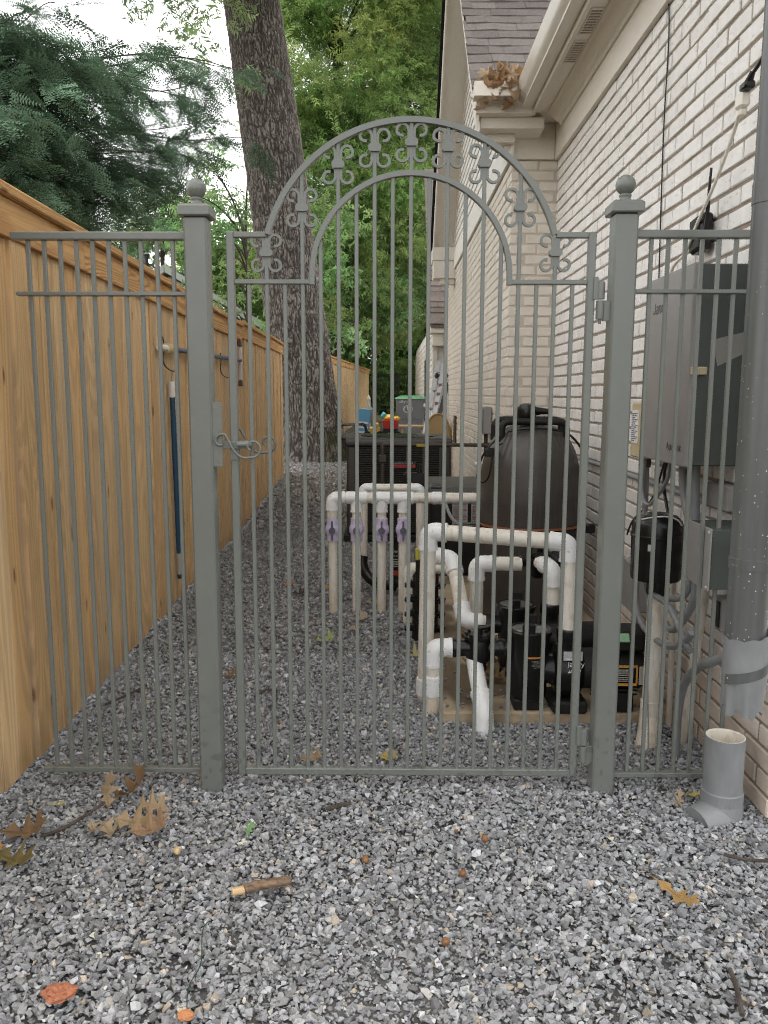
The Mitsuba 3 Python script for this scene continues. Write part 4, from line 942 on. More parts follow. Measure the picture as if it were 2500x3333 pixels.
add('body', tube([(0.055, 5.62, 0.07), (0.055, 5.62, 0.42), (0.055, 5.62, 0.46)], [0.058, 0.058, 0.045], 22), 'm_black', t, smooth=40)
add('collar', join([ring((0.055, 5.62, 0.10), (0, 0, 1), 0.066, 0.04), ring((0.055, 5.62, 0.41), (0, 0, 1), 0.066, 0.04)]), 'm_black', t, smooth=40)
add('lettering', join([text('Jandy', 0.020, (0.018, 5.559, 0.315), (1, 0, 0), (0, 0, 1)), text('TRUCLEAR', 0.010, (0.018, 5.559, 0.288), (1, 0, 0), (0, 0, 1))] + [box((0.02, 5.5585, 0.265 - 0.012 * k), (0.085, 5.5605, 0.269 - 0.012 * k)) for k in range(5)]), 'm_plain', t, color=np.array((0.5, 0.5, 0.48)))
add('red_label', box((0.02, 5.5585, 0.155), (0.088, 5.5605, 0.19)), 'm_plain', t, color=np.array((0.35, 0.04, 0.02)))
t = thing('sample_valve', 'small yellow tagged tap beside the white pipe loop', 'tap')
add('body', cbox((0.140, 4.40, 0.50), (0.160, 4.42, 0.565), 0.003), 'm_plain', t, color=np.array((0.40, 0.36, 0.04)))
add('stem', join([tube([(0.155, 4.42, 0.30), (0.155, 4.42, 0.50)], 0.014, 10), cbox((0.165, 4.40, 0.44), (0.20, 4.44, 0.60), 0.006)]), 'm_black', t, smooth=40)
# gas line
t = pipe('brown steel gas pipe running from the brick wall across the condenser', [(-0.071, 7.45, 0.40), (-0.071, 7.45, 0.945), (0.91, 7.45, 0.942)], 0.017, True, 'gas_pipe', mt='m_iron_pipe', fit='m_iron_pipe', couplings=[((0.86, 7.45, 0.942), (0.90, 7.45, 0.942)), ((0.36, 7.45, 0.943), (0.42, 7.45, 0.943))])
add('valve_handle', cbox((0.235, 7.425, 0.925), (0.345, 7.435, 0.952), 0.003), 'm_plain', t, color=np.array((0.30, 0.22, 0.03)))
add('lower_valve', join([cbox((-0.105, 7.42, 0.78), (-0.037, 7.48, 0.85), 0.008), tube([(-0.071, 7.45, 0.60), (-0.071, 7.45, 0.40)], 0.026, 12)]), 'm_iron_pipe', t)
pipe('short cream stub pipe poking out of the brick wall beside the tank', [(0.72, 7.0, 0.81), (0.93, 7.0, 0.81)], 0.017, False)
# big filter tank
TX, TY = 0.845, 4.95
t = thing('filter_tank', 'big dark grey filter tank with a black handle loop on its lid', 'filter tank')
NB = 180
def fluted(prof, n=NB, z0=0.62, z1=0.78, amp=0.004):
    v, f = lathe(prof, (0, 0, 0), n)
    a = np.arctan2(v[:, 1], v[:, 0]); k = np.clip((z1 - v[:, 2]) / 0.06, 0, 1) * (v[:, 2] > z0 + 0.002)
    v[:, :2] *= (1 - amp / 0.3 * k * (0.5 + 0.5 * np.cos(a * 60)))[:, None]
    top = np.clip((v[:, 2] - 1.02) / 0.1, 0, 1) * np.exp(-((np.abs(np.abs(a + math.pi / 2) - 0.75)) / 0.35) ** 2)
    v[:, :2] *= (1 - 0.05 * top * (0.5 + 0.5 * np.cos(a * 40)))[:, None]
    return v + [TX, TY, 0], f
add('lower_body', lathe([(0.24, 0.045), (0.285, 0.06), (0.300, 0.10), (0.306, 0.40), (0.310, 0.55), (0.312, 0.585)], (TX, TY, 0), 72), 'm_tank', t, smooth=40)
add('clamp_band', join([lathe([(0.312, 0.585), (0.338, 0.588), (0.344, 0.600), (0.338, 0.618), (0.312, 0.622)], (TX, TY, 0), 72), cbox((TX + 0.32, TY - 0.10, 0.575), (TX + 0.385, TY - 0.05, 0.63), 0.008), cbox((TX - 0.41, TY - 0.14, 0.575), (TX - 0.30, TY - 0.06, 0.635), 0.010)]), 'm_black', t, smooth=40)
add('orange_seal', lathe([(0.3125, 0.6222), (0.325, 0.624), (0.322, 0.634), (0.311, 0.636)], (TX, TY, 0), 72), 'm_plain', t, smooth=40, color=np.array((0.16, 0.06, 0.025)))
prof = [(0.306, 0.636)] + [(0.306 - 0.0 * z, 0.636 + z) for z in np.linspace(0.006, 0.14, 14)] + [(0.305, 0.80), (0.302, 0.86), (0.297, 0.92), (0.290, 0.97), (0.279, 1.02), (0.262, 1.07), (0.240, 1.115), (0.215, 1.150), (0.185, 1.180), (0.14, 1.205), (0.07, 1.222), (0, 1.228)]
add('lid', fluted(prof), 'm_tank', t, smooth=40)
def loop(y, w, z0, z1, r=0.024):
    return tube(fillet([(TX - w, y, z0), (TX - w, y, z1), (TX + w, y, z1), (TX + w, y, z0)], 0.05, 9), r, 16)
add('handle', join([loop(TY - 0.10, 0.190, 1.10, 1.240, 0.021), loop(TY + 0.13, 0.205, 1.12, 1.245, 0.021)]), 'm_black_matt', t, smooth=45)
add('air_valve', join([lathe([(0.045, 1.21), (0.05, 1.25), (0.058, 1.27), (0.060, 1.31), (0.048, 1.338), (0.02, 1.346), (0, 1.347)], (TX - 0.03, TY, 0), 26), tube([(TX - 0.03, TY - 0.01, 1.30), (TX + 0.06, TY - 0.02, 1.30), (TX + 0.115, TY - 0.03, 1.297)], [0.034, 0.02, 0.016], 14)]), 'm_black', t, smooth=45)
add('cable', join([tube(spline([(TX - 0.20, TY - 0.16, 1.17), (TX - 0.27, TY - 0.18, 1.10), (TX - 0.315, TY - 0.16, 1.02), (TX - 0.318, TY - 0.14, 0.95)], 8), 0.006, 8), tube(spline([(TX - 0.20, TY - 0.22, 1.12), (TX - 0.26, TY - 0.20, 1.00), (TX - 0.285, TY - 0.18, 0.90), (TX - 0.315, TY - 0.14, 0.885), (TX - 0.33, TY - 0.1, 0.93)], 8), 0.005, 8), tube(spline([(TX + 0.19, TY - 0.17, 1.17), (TX + 0.26, TY - 0.15, 1.10), (TX + 0.30, TY - 0.13, 1.02), (TX + 0.315, TY - 0.1, 0.93)], 8), 0.007, 8),
                   tube(spline([(TX - 0.16, TY - 0.15, 1.185), (TX, TY - 0.17, 1.205), (TX + 0.16, TY - 0.15, 1.185)], 8), 0.007, 8), cbox((TX - 0.30, TY - 0.19, 1.04), (TX - 0.235, TY - 0.16, 1.09), 0.006)]), 'm_black', t, smooth=45)
# heater behind the tank
t = thing('pool_heater', 'low dark pool heater box with silver warning plates beside the tank', 'heater')
add('body', cbox((0.30, 6.02, 0.06), (0.90, 6.44, 0.64), 0.012), 'm_black_matt', t)
v, f = extrude([(6.00, 0.64), (6.00, 0.675), (6.03, 0.715), (6.12, 0.742), (6.46, 0.755), (6.46, 0.64)], 0.64)
add('lid', (np.stack([0.285 + v[:, 2], v[:, 0], v[:, 1]], -1), f), 'm_condenser', t, smooth=25)
lidk = 'pool_heater__lid'
add('control_pad', rot(cbox((0.30, 6.02, 0.718), (0.38, 6.10, 0.732), 0.004), [1, 0, 0], 0.3, (0.34, 6.06, 0.72)), 'm_black', lidk)
for x0 in (0.46, 0.60):
    w_ = add('warning_plate', box((x0, 6.012, 0.40), (x0 + 0.115, 6.0195, 0.62)), 'm_plain', t, color=np.array((0.27, 0.27, 0.265)))
    add('red_rule', join([box((x0 + 0.006, 6.009, 0.60 - 0.052 * k), (x0 + 0.109, 6.0118, 0.608 - 0.052 * k)) for k in range(3)]), 'm_plain', w_, color=np.array((0.30, 0.05, 0.03)))
    add('fine_print', join([box((x0 + 0.008, 6.009, 0.590 - 0.0125 * k), (x0 + 0.10 - 0.02 * (k % 3), 6.0118, 0.5935 - 0.0125 * k)) for k in range(14) if k % 4 != 3]), 'm_plain', w_, color=np.array((0.10, 0.10, 0.095)))
pipe('grey flexible conduit looping in front of the pool heater', spline([(0.40, 5.9, 0.62), (0.42, 5.7, 0.56), (0.47, 5.4, 0.535), (0.56, 5.2, 0.53)], 6), 0.012, False, 'flexible_conduit', 'conduit', mt='m_conduit')
# air conditioner
t = thing('air_conditioner', 'large dark brown air conditioner condenser beyond the pipes', 'air conditioner')
AX0, AX1, AY0, AY1 = -0.415, 0.575, 7.77, 8.70
add('base', cbox((AX0 - 0.03, AY0 - 0.03, -0.02), (AX1 + 0.03, AY1 + 0.03, 0.06), 0.01), 'm_black_matt', t)
add('coil', box((AX0 + 0.05, AY0 + 0.04, 0.06), (AX1 - 0.05, AY1 - 0.04, 0.90)), 'm_dark', t)
for (x, y) in ((AX0, AY0), (AX1 - 0.10, AY0), (AX0, AY1 - 0.1), (AX1 - 0.10, AY1 - 0.1)):
    add('corner_panel', cbox((x, y, 0.06), (x + 0.10, y + 0.1, 0.915), 0.022), 'm_condenser', t)
v, f = cbox((AX0 - 0.015, AY0 - 0.015, 0.905), (AX1 + 0.015, AY1 + 0.015, 0.985), 0.035)
lid = add('top_cover', (v, f), 'm_condenser', t, smooth=50)
add('fan_grille', join([ring((AX0 + 0.495, AY0 + 0.465, 0.990), (0, 0, 1), 0.10 + 0.055 * k, 0.008, 40) for k in range(6)]), 'm_black', lid, smooth=40)
gr, px_ = [], (AX1 - AX0 - 0.20) / 5
for k in range(6):
    x = AX0 + 0.10 + px_ * k
    gr.append(box((x - 0.012, AY0 + 0.008, 0.07), (x + 0.012, AY0 + 0.028, 0.905)))
for r in range(39):
    z = 0.085 + 0.0212 * r
    for k in range(5):
        x = AX0 + 0.10 + px_ * k + 0.014
        gr.append(rot(box((x, AY0 + 0.004, z), (x + px_ - 0.028, AY0 + 0.022, z + 0.007)), [1, 0, 0], 0.55, (x, AY0 + 0.013, z)))
add('louvre_grille', join(gr), 'm_condenser', t, kind='stuff')
sd_ = []
for r in range(39):
    z = 0.085 + 0.0212 * r
    for s in (AX0 + 0.006, AX1 - 0.024): sd_.append(box((s, AY0 + 0.1, z), (s + 0.018, AY1 - 0.1, z + 0.006)))
add('side_grille', join(sd_), 'm_condenser', t, kind='stuff')
lb = add('label', box((0.02, AY0 - 0.006, 0.70), (0.245, AY0 - 0.001, 0.765)), 'm_plain', t, color=np.array((0.022, 0.02, 0.02)))
add('lettering', join([text('Heating & Air Conditioning', 0.0105, (0.035, AY0 - 0.0062, 0.745), (1, 0, 0), (0, 0, 1))]), 'm_plain', lb, color=np.array((0.45, 0.44, 0.42)))
add('red_lettering', join([box((0.03, AY0 - 0.0078, 0.706), (0.235, AY0 - 0.0062, 0.735))]), 'm_plain', lb, color=np.array((0.30, 0.02, 0.02)))
# switch box on the long wall
t = thing('disconnect_box', 'small grey electrical switch box on the brick wall left of the tank', 'electrical box')
add('body', cbox((0.825, 7.38, 1.045), (0.905, 7.62, 1.285), 0.006), 'm_grey_box', t)
add('cover', cbox((0.805, 7.37, 1.05), (0.8245, 7.60, 1.270), 0.006), 'm_grey_box', t)
add('conduit', tube([(0.87, 7.5, 1.045), (0.87, 7.5, 0.90)], 0.018, 12), 'm_iron_pipe', t, smooth=40)

# ------------------------------------------------------------------ on and along the near wall
t = thing('control_cabinet', 'tall grey pool control cabinet on the wall behind the right panel', 'electrical cabinet')
add('body', cbox((1.068, 2.930, 1.147), (1.252, 3.398, 1.848), 0.004), 'm_green_box', t)
dr_ = add('door', cbox((1.046, 2.925, 1.143), (1.0675, 3.402, 1.852), 0.004), 'm_grey_box', t)
add('latch', join([cbox((1.050, 2.912, 1.468), (1.105, 2.9245, 1.496), 0.002), cbox((1.078, 2.906, 1.470), (1.098, 2.9119, 1.494), 0.003)]), 'm_beige', t)
add('lettering', join([text('Jandy', 0.042, (1.0455, 3.355, 1.712), (0, -1, 0), (0, 0, 1), w=1.0), text('AquaLink', 0.026, (1.0455, 3.12, 1.196), (0, -1, 0), (0, 0, 1))]), 'm_plain', dr_, color=np.array((0.07, 0.065, 0.06)))
v, f = extrude([(0, 0), (0.125, 0.03), (0.122, -0.045), (0.06, -0.075), (0.03, -0.09), (0.02, -0.05)], 0.002)
add('torn_label', (np.stack([1.115 + v[:, 0], 2.929 - v[:, 2], 1.588 + v[:, 1]], -1), f), 'm_plain', t, color=np.array((0.20, 0.195, 0.18)))
t = thing('transformer_box', 'beige low voltage transformer box with a white label on the brick wall', 'electrical box')
add('body', cbox((1.122, 3.680, 1.115), (1.252, 3.850, 1.365), 0.006), 'm_beige', t)
lb = add('label', box((1.1195, 3.735, 1.180), (1.1218, 3.838, 1.328)), 'm_plain', t, color=np.array((0.62, 0.62, 0.61)))
add('print', join([box((1.1180, 3.742 + 0.02 * (k % 3), 1.312 - 0.0088 * k), (1.1194, 3.830, 1.3155 - 0.0088 * k)) for k in range(15)]), 'm_plain', lb, color=np.array((0.10, 0.11, 0.15)))
add('cable', tube(spline([(1.18, 3.82, 1.365), (1.17, 3.80, 1.395), (1.17, 3.74, 1.40), (1.19, 3.66, 1.38)], 6), 0.006, 8), 'm_black', t, smooth=45)
add('gland', tube([(1.18, 3.78, 1.115), (1.18, 3.78, 1.07)], 0.020, 14), 'm_iron_pipe', t, smooth=40)
def line(name, label, pts, r, mt='m_conduit', cat='conduit', n=10, sm=8, **kw):
    return add(name, tube(spline(pts, sm), r, n), mt, smooth=45, label=label, cat=cat, **kw)
line('conduit', 'grey conduit running level along the brick wall behind the post', [(1.235, 2.7, 0.985), (1.235, 3.5, 0.985), (1.235, 4.3, 0.987), (1.235, 5.4, 0.985)], 0.013)
line('conduit', 'grey conduit dropping from the beige transformer box', [(1.18, 3.78, 1.07), (1.18, 3.78, 0.7), (1.17, 3.77, 0.40), (1.17, 3.76, 0.05)], 0.014)
line('conduit', 'left grey conduit below the control cabinet', [(1.15, 3.22, 1.15), (1.15, 3.18, 1.0), (1.15, 3.12, 0.93)], 0.019)
line('conduit', 'right grey conduit below the control cabinet', [(1.15, 3.10, 1.15), (1.15, 3.085, 1.0), (1.15, 3.07, 0.90)], 0.021)
line('conduit', 'small grey conduit loop hanging under the junction box', [(1.09, 2.921, 0.75), (1.09, 2.943, 0.689), (1.09, 3.045, 0.633), (1.09, 3.134, 0.61)], 0.013)
line('conduit', 'middle grey conduit loop hanging under the junction box', [(1.10, 2.90, 0.75), (1.10, 2.915, 0.643), (1.10, 2.989, 0.567), (1.10, 3.068, 0.508), (1.10, 3.173, 0.492)], 0.014)
line('conduit', 'wide grey conduit loop sagging lowest in front of the white pipe', [(1.08, 3.516, 0.60), (1.08, 3.468, 0.448), (1.08, 3.305, 0.415), (1.08, 3.131, 0.425), (1.08, 2.978, 0.469), (1.08, 2.845, 0.56)], 0.013)
line('conduit', 'grey conduit crossing under the black blower', [(1.06, 3.30, 0.612), (1.06, 3.124, 0.608), (1.06, 2.976, 0.584), (1.07, 2.918, 0.53), (1.10, 2.90, 0.47)], 0.013)
line('conduit', 'thick grey conduit elbow rising from the gravel to the downspout', [(1.12, 3.04, -0.05), (1.12, 3.047, 0.19), (1.12, 3.01, 0.295), (1.12, 2.921, 0.388), (1.12, 2.769, 0.475), (1.12, 2.60, 0.56)], 0.0165, n=14)
line('wall_pipe', 'cream pipe leaning against the lower brick wall', [(1.185, 3.18, -0.06), (1.185, 3.09, 0.35), (1.185, 3.00, 0.76)], 0.0175, 'm_pvc', 'pipe', 14, 4)
line('wall_pipe', 'thin tan pipe standing behind the white blower pipe', [(1.19, 3.34, -0.05), (1.19, 3.36, 0.4), (1.19, 3.40, 0.86)], 0.0125, 'm_pvc', 'pipe', 12, 4)
line('cable', 'white cable drooping under the transformer box', [(1.16, 3.74, 1.12), (1.16, 3.757, 1.031), (1.16, 3.745, 0.934), (1.16, 3.66, 0.909), (1.16, 3.562, 0.954), (1.16, 3.42, 1.06), (1.16, 3.40, 1.15)], 0.009, 'm_conduit', 'cable')
line('cable', 'black cable looping below the left end of the control cabinet', [(1.2, 3.555, 1.14), (1.2, 3.637, 1.043), (1.2, 3.69, 0.969), (1.2, 3.895, 0.844), (1.2, 4.1, 0.70)], 0.005, 'm_black', 'cable')
line('cable', 'black cable hanging straight below the control cabinet', [(1.18, 3.46, 1.15), (1.18, 3.52, 1.0), (1.18, 3.484, 0.939), (1.18, 3.43, 0.86), (1.17, 3.40, 0.80)], 0.007, 'm_black', 'cable')
line('cable', 'thin grey wire hanging down the white blower pipe', [(1.03, 3.30, 0.72), (1.04, 3.24, 0.555), (1.04, 3.20, 0.426), (1.04, 3.18, 0.254), (1.04, 3.15, 0.10), (1.03, 3.1, 0.0)], 0.003, 'm_conduit', 'cable', 6)
line('cable', 'black wire hanging down the brick wall from the eave', [(1.246, 3.998, 3.16), (1.247, 3.969, 2.954), (1.247, 3.979, 2.711), (1.247, 3.972, 2.407), (1.247, 3.959, 2.169), (1.247, 3.95, 2.037), (1.247, 3.947, 1.70)], 0.0035, 'm_black', 'cable', 6)
# junction box
t = thing('junction_box', 'grey metal junction box with corner screws beside the black blower', 'electrical box')
add('body', cbox((1.085, 2.735, 0.742), (1.250, 2.965, 0.948), 0.003), 'm_green_box', t)
cv = add('cover', cbox((1.079, 2.728, 0.737), (1.0845, 2.972, 0.953), 0.002), 'm_grey_box', t)
add('screw', join([tube([(1.0795, y, z), (1.076, y, z)], 0.005, 8) for y in (2.742, 2.958) for z in (0.75, 0.94)]), 'm_plain', cv, color=np.array((0.5, 0.5, 0.5)))
add('timer_box', cbox((1.13, 3.745, 0.385), (1.250, 3.925, 0.620), 0.006), 'm_grey_box', label='plain grey box low on the brick wall beside the right post', cat='electrical box')
t = thing('outlet_box', 'small dark outlet box low on the wall behind the downspout', 'electrical box')
add('body', cbox((1.20, 2.895, 0.545), (1.252, 2.965, 0.670), 0.003), 'm_grey_box', t)
add('cover', cbox((1.194, 2.905, 0.560), (1.1995, 2.955, 0.655), 0.002), 'm_black', t)
add('junction_box', cbox((1.20, 2.905, 0.985), (1.250, 3.10, 1.075), 0.004), 'm_grey_box', label='flat grey box under the control cabinet next to the downspout', cat='electrical box')
# blower
BX, BY = 1.072, 3.25
t = thing('air_blower', 'black domed air blower on a white pipe behind the right panel', 'blower')
add('housing', lathe([(0.0, 0.664), (0.094, 0.664), (0.098, 0.675), (0.101, 0.835), (0.104, 0.838), (0.104, 0.846), (0.101, 0.849), (0.100, 0.880), (0.093, 0.903), (0.074, 0.922), (0.04, 0.932), (0, 0.934)], (BX, BY, 0), 40), 'm_black', t, smooth=35)
add('neck', lathe([(0.043, 0.600), (0.045, 0.605), (0.045, 0.664)], (BX + 0.012, BY, 0), 24), 'm_black', t, smooth=40)
add('stand_pipe', tube(fillet([(BX + 0.012, BY, 0.61), (BX + 0.008, BY, 0.07), (BX - 0.05, BY - 0.13, -0.05)], 0.06, 8), 0.0365, 22), 'm_pvc', t, smooth=45)
add('elbow', tube(fillet([(BX + 0.008, BY, 0.15), (BX + 0.008, BY, 0.06), (BX - 0.06, BY - 0.15, -0.06)], 0.07, 10), [0.0425] * 12, 22), 'm_pvc', t, smooth=45)
add('approval_sticker', rotz(cbox((BX - 0.064, BY - 0.089, 0.792), (BX - 0.040, BY - 0.0865, 0.818), 0.0005), -0.62, (BX - 0.052, BY - 0.088, 0)), 'm_plain', t, color=np.array((0.42, 0.42, 0.40)))
add('white_wire', tube(spline([(BX - 0.085, BY - 0.06, 0.915), (BX - 0.03, BY - 0.09, 0.93), (BX + 0.03, BY - 0.095, 0.925), (BX + 0.065, BY - 0.085, 0.895)], 6), 0.003, 6), 'm_plain', t, color=np.array((0.6, 0.6, 0.6)), smooth=45)
# router with aerial, extension cord
t = thing('antenna_box', 'small black box with a rod aerial hung on the brick wall', 'antenna')
add('body', rot(cbox((1.196, 3.300, 1.955), (1.246, 3.415, 2.095), 0.008), [1, 0, 0], -0.08, (1.22, 3.35, 2.02)), 'm_black', t)
add('face', rot(cbox((1.191, 3.308, 1.965), (1.1955, 3.408, 2.085), 0.004), [1, 0, 0], -0.08, (1.22, 3.35, 2.02)), 'm_black_matt', t)
add('aerial', tube([(1.205, 3.285, 1.975), (1.204, 3.262, 2.10), (1.20, 3.248, 2.165), (1.20, 3.238, 2.242)], [0.009, 0.008, 0.0055, 0.005], 10), 'm_black', t, smooth=45)
t = thing('extension_cord', 'cream extension cord with a black plug strung from the downspout', 'cord')
add('cord', tube(spline([(1.172, 2.93, 2.345), (1.185, 2.985, 2.325), (1.188, 3.084, 2.235), (1.188, 3.218, 2.128), (1.186, 3.322, 2.050), (1.188, 3.405, 1.985), (1.215, 3.587, 1.962), (1.22, 3.684, 1.934), (1.225, 3.725, 1.885), (1.23, 3.74, 1.80)], 7), 0.0068, 10), 'm_pvc', t, smooth=45)
add('socket', join([cbox((1.153, 2.888, 2.345), (1.188, 2.938, 2.395), 0.007), cbox((1.160, 2.90, 2.320), (1.182, 2.932, 2.346), 0.006)]), 'm_pvc', t)
add('plug', join([cbox((1.152, 2.855, 2.392), (1.188, 2.905, 2.418), 0.006), tube([(1.17, 2.875, 2.41), (1.17, 2.845, 2.435)], [0.014, 0.009], 12), tube(spline([(1.17, 2.85, 2.432), (1.17, 2.79, 2.446), (1.168, 2.73, 2.48), (1.16, 2.66, 2.58), (1.15, 2.62, 2.72)], 6), 0.0065, 10)]), 'm_black', t, smooth=45)
# downspout and drain
DX, DY = 1.080, 2.42
t = thing('downspout', 'round grey metal downspout at the right edge, spattered with white paint', 'downspout')
add('pipe', tube([(DX, DY, 0.655), (DX, DY, 1.9), (DX, DY, 3.3)], 0.0585, 48), 'm_spout', t, smooth=45)
add('joint', lathe([(0.0585, 1.93), (0.0605, 1.932), (0.0605, 1.99), (0.0585, 1.992)], (DX, DY, 0), 48), 'm_spout', t, smooth=40)
v, f = lathe([(0.0585, 0.885), (0.0612, 0.886), (0.0612, 0.918), (0.0585, 0.919)], (DX, DY, 0), 48)
br = add('bracket', join([(v, f), cbox((DX + 0.05, DY + 0.02, 0.886), (XN + 0.004, DY + 0.09, 0.918), 0.003)]), 'm_spout', t, smooth=40)
n_ = 60; zs = np.r_[np.linspace(0.44, 0.55, 8), np.linspace(0.57, 0.682, 5)]
a = np.arange(n_) * 2 * np.pi / n_; V = []
for z in zs:
    k = np.clip((0.56 - z) / 0.12, 0, 1)
    rr = 0.0655 - 0.010 * k + 0.0055 * k * np.cos(a * 7 + 0.6) + 0.003 * k * np.sin(a * 13)
    zj = z + (0.010 * np.sin(a * 5) + 0.008 * np.sin(a * 11 + 1)) * (z < 0.445) + (0.006 * np.abs(np.sin(a * 4.5)) if z > 0.68 else 0) + 0.012 * np.cos(a - 0.4) * (z > 0.6)
    V.append(np.stack([DX + rr * np.cos(a) + 0.004, DY + rr * np.sin(a) - 0.002, np.broadcast_to(zj, a.shape)], -1))
V = np.vstack(V); F = []
for k in range(len(zs) - 1):
    for j in range(n_):
        p_, q_ = k * n_ + j, k * n_ + (j + 1) % n_
        F += [[p_, q_, q_ + n_], [p_, q_ + n_, p_ + n_]]
add('adapter', (V, np.array(F)), 'm_conduit', t, smooth=30)
a = np.linspace(-2.9, 0.1, 26); V = np.array([[DX + 0.004 + r_ * math.cos(q), DY - 0.002 + r_ * math.sin(q), 0.575 + 0.020 * (q + 1.4) + dz_] for q in a for r_, dz_ in ((0.0675, -0.016), (0.0675, 0.016))])
F = np.array([[2 * k, 2 * k + 2, 2 * k + 3] for k in range(25)] + [[2 * k, 2 * k + 3, 2 * k + 1] for k in range(25)])
add('strap', (V, F), 'm_spout', t, smooth=True)
t = thing('drain_pipe', 'open grey drain pipe standing in the gravel under the downspout', 'drain pipe')
RX, RYY = 1.126, 2.62
add('outer_wall', lathe([(0.0635, -0.02), (0.0635, 0.268), (0.0625, 0.270)], (RX, RYY, 0), 48), 'm_conduit', t, smooth=40)
add('inner_wall', lathe([(0.0625, 0.270), (0.0585, 0.2695), (0.0575, 0.266), (0.0575, 0.03), (0.0, 0.03)], (RX, RYY, 0), 48), 'm_pvc', t, smooth=40)
add('collar', lathe([(0.0635, 0.015), (0.0685, 0.017), (0.0690, 0.080), (0.0660, 0.083), (0.0635, 0.083)], (RX, RYY, 0), 48), 'm_conduit', t, smooth=35)
add('elbow', tube(fillet([(RX, RYY, 0.03), (RX - 0.005, RYY - 0.01, -0.015), (RX - 0.10, RYY - 0.05, -0.030)], 0.06, 9), [0.070] * 9 + [0.071, 0.066], 30), 'm_conduit', t, smooth=40)
# pool poles on the wooden fence
t = thing('telescopic_pole', 'blue and white telescopic pool pole hung level on fence hooks', 'pole')
add('tube', tube([(-1.395, 5.23, 1.678), (-1.497, 8.30, 1.726)], 0.017, 14), 'm_plain', t, smooth=45, color=np.array((0.08, 0.10, 0.16)))
add('grip', tube([(-1.386, 4.99, 1.672), (-1.392, 5.17, 1.676)], [0.020, 0.0205], 16), 'm_plain', t, smooth=45, color=np.array((0.62, 0.60, 0.54)))
add('lock_collar', join([tube([(-1.392, 5.16, 1.676), (-1.396, 5.27, 1.679)], [0.031, 0.028], 12)] + [tube([(-1.392, 5.17 + 0.02 * k, 1.676), (-1.392, 5.18 + 0.02 * k, 1.676)], 0.033, 12) for k in range(4)]), 'm_plain', t, color=np.array((0.52, 0.41, 0.22)))
for i, (y, w) in enumerate(((5.21, 'nearer'), (7.32, 'farther'))):
    x = -1.253 - 0.034 * y + 0.004
    line('wall_hook', f'{w} black wire hook holding the pool pole on the wooden fence', [(x, y, 1.75), (x + 0.004, y, 1.66), (x + 0.006, y + 0.002, 1.58), (x + 0.03, y + 0.05, 1.545), (x + 0.05, y + 0.12, 1.545), (x + 0.05, y + 0.15, 1.57)], 0.004, 'm_black', 'hook', 6)
t = thing('hanging_pole', 'dark blue pole with a white cap hanging upright on the fence', 'pole')
add('tube', tube([(-1.402, 5.31, 1.38), (-1.405, 5.362, 0.345)], 0.0175, 14), 'm_plain', t, smooth=45, color=np.array((0.012, 0.055, 0.105)))
add('cap', join([tube([(-1.402, 5.306, 1.375), (-1.402, 5.302, 1.475)], 0.020, 14)] + [tube([(-1.402, 5.304, 1.40 + 0.012 * k), (-1.402, 5.304, 1.406 + 0.012 * k)], 0.0212, 14) for k in range(5)]), 'm_plain', t, smooth=45, color=np.array((0.64, 0.62, 0.58)))
add('sleeve', tube([(-1.405, 5.354, 0.345), (-1.405, 5.362, 0.20)], 0.0165, 14), 'm_plain', t, smooth=45, color=np.array((0.36, 0.33, 0.29)))
add('foot', tube([(-1.405, 5.362, 0.205), (-1.405, 5.365, 0.175)], 0.018, 12), 'm_plain', t, color=np.array((0.02, 0.04, 0.06)))
add('wire_loop', tube(spline([(-1.402, 5.302, 1.475), (-1.396, 5.31, 1.53), (-1.396, 5.33, 1.55)], 5), 0.003, 6), 'm_conduit', t)
t = thing('pool_brush', 'white backed pool brush with dark bristle ends hung on the fence', 'brush')
add('back', cbox((-1.515, 8.27, 1.53), (-1.487, 8.34, 1.86), 0.012), 'm_plain', t, color=np.array((0.50, 0.45, 0.44)))
add('bristles', join([cbox((-1.52, 8.25, 1.86), (-1.482, 8.34, 1.92), 0.01), cbox((-1.52, 8.27, 1.47), (-1.482, 8.36, 1.53), 0.01)]), 'm_plain', t, color=np.array((0.09, 0.055, 0.045)))

# ------------------------------------------------------------------ far end of the side yard
gy = lambda y: float(gz(y))
# wheeled bin
t = thing('wheeled_bin', 'grey wheeled recycling bin with a green lid near the back fence', 'bin')
bx, by, bz = 0.42, 17.5, gy(17.5)
def frustum(w0, d0, w1, d1, z0, z1, c):
    v = np.array([[sx * w / 2 + c[0], sy * d / 2 + c[1], z] for (w, d, z) in ((w0, d0, z0), (w1, d1, z1)) for sx, sy in ((-1, -1), (1, -1), (1, 1), (-1, 1))])
    return v, hull_faces(v)
add('body', join([frustum(0.46, 0.55, 0.52, 0.62, bz + 0.02, bz + 0.62, (bx, by)), frustum(0.57, 0.68, 0.61, 0.74, bz + 0.62, bz + 1.03, (bx, by))]), 'm_plain', t, color=np.array((0.20, 0.205, 0.215)))
add('lid', join([frustum(0.66, 0.80, 0.62, 0.74, bz + 1.03, bz + 1.06, (bx, by)), frustum(0.60, 0.72, 0.40, 0.5, bz + 1.06, bz + 1.10, (bx, by))]), 'm_plain', t, color=np.array((0.03, 0.22, 0.10)))
add('wheel', tube([(bx - 0.27, by + 0.25, bz + 0.10), (bx - 0.22, by + 0.25, bz + 0.10)], 0.12, 18), 'm_black', t)
q = [text('city of', 0.055, (bx - 0.24, by - 0.372, bz + 0.95), (1, 0, 0), (0, 0, 1), bold=True)]
aa = np.linspace(0, 2 * np.pi, 28)
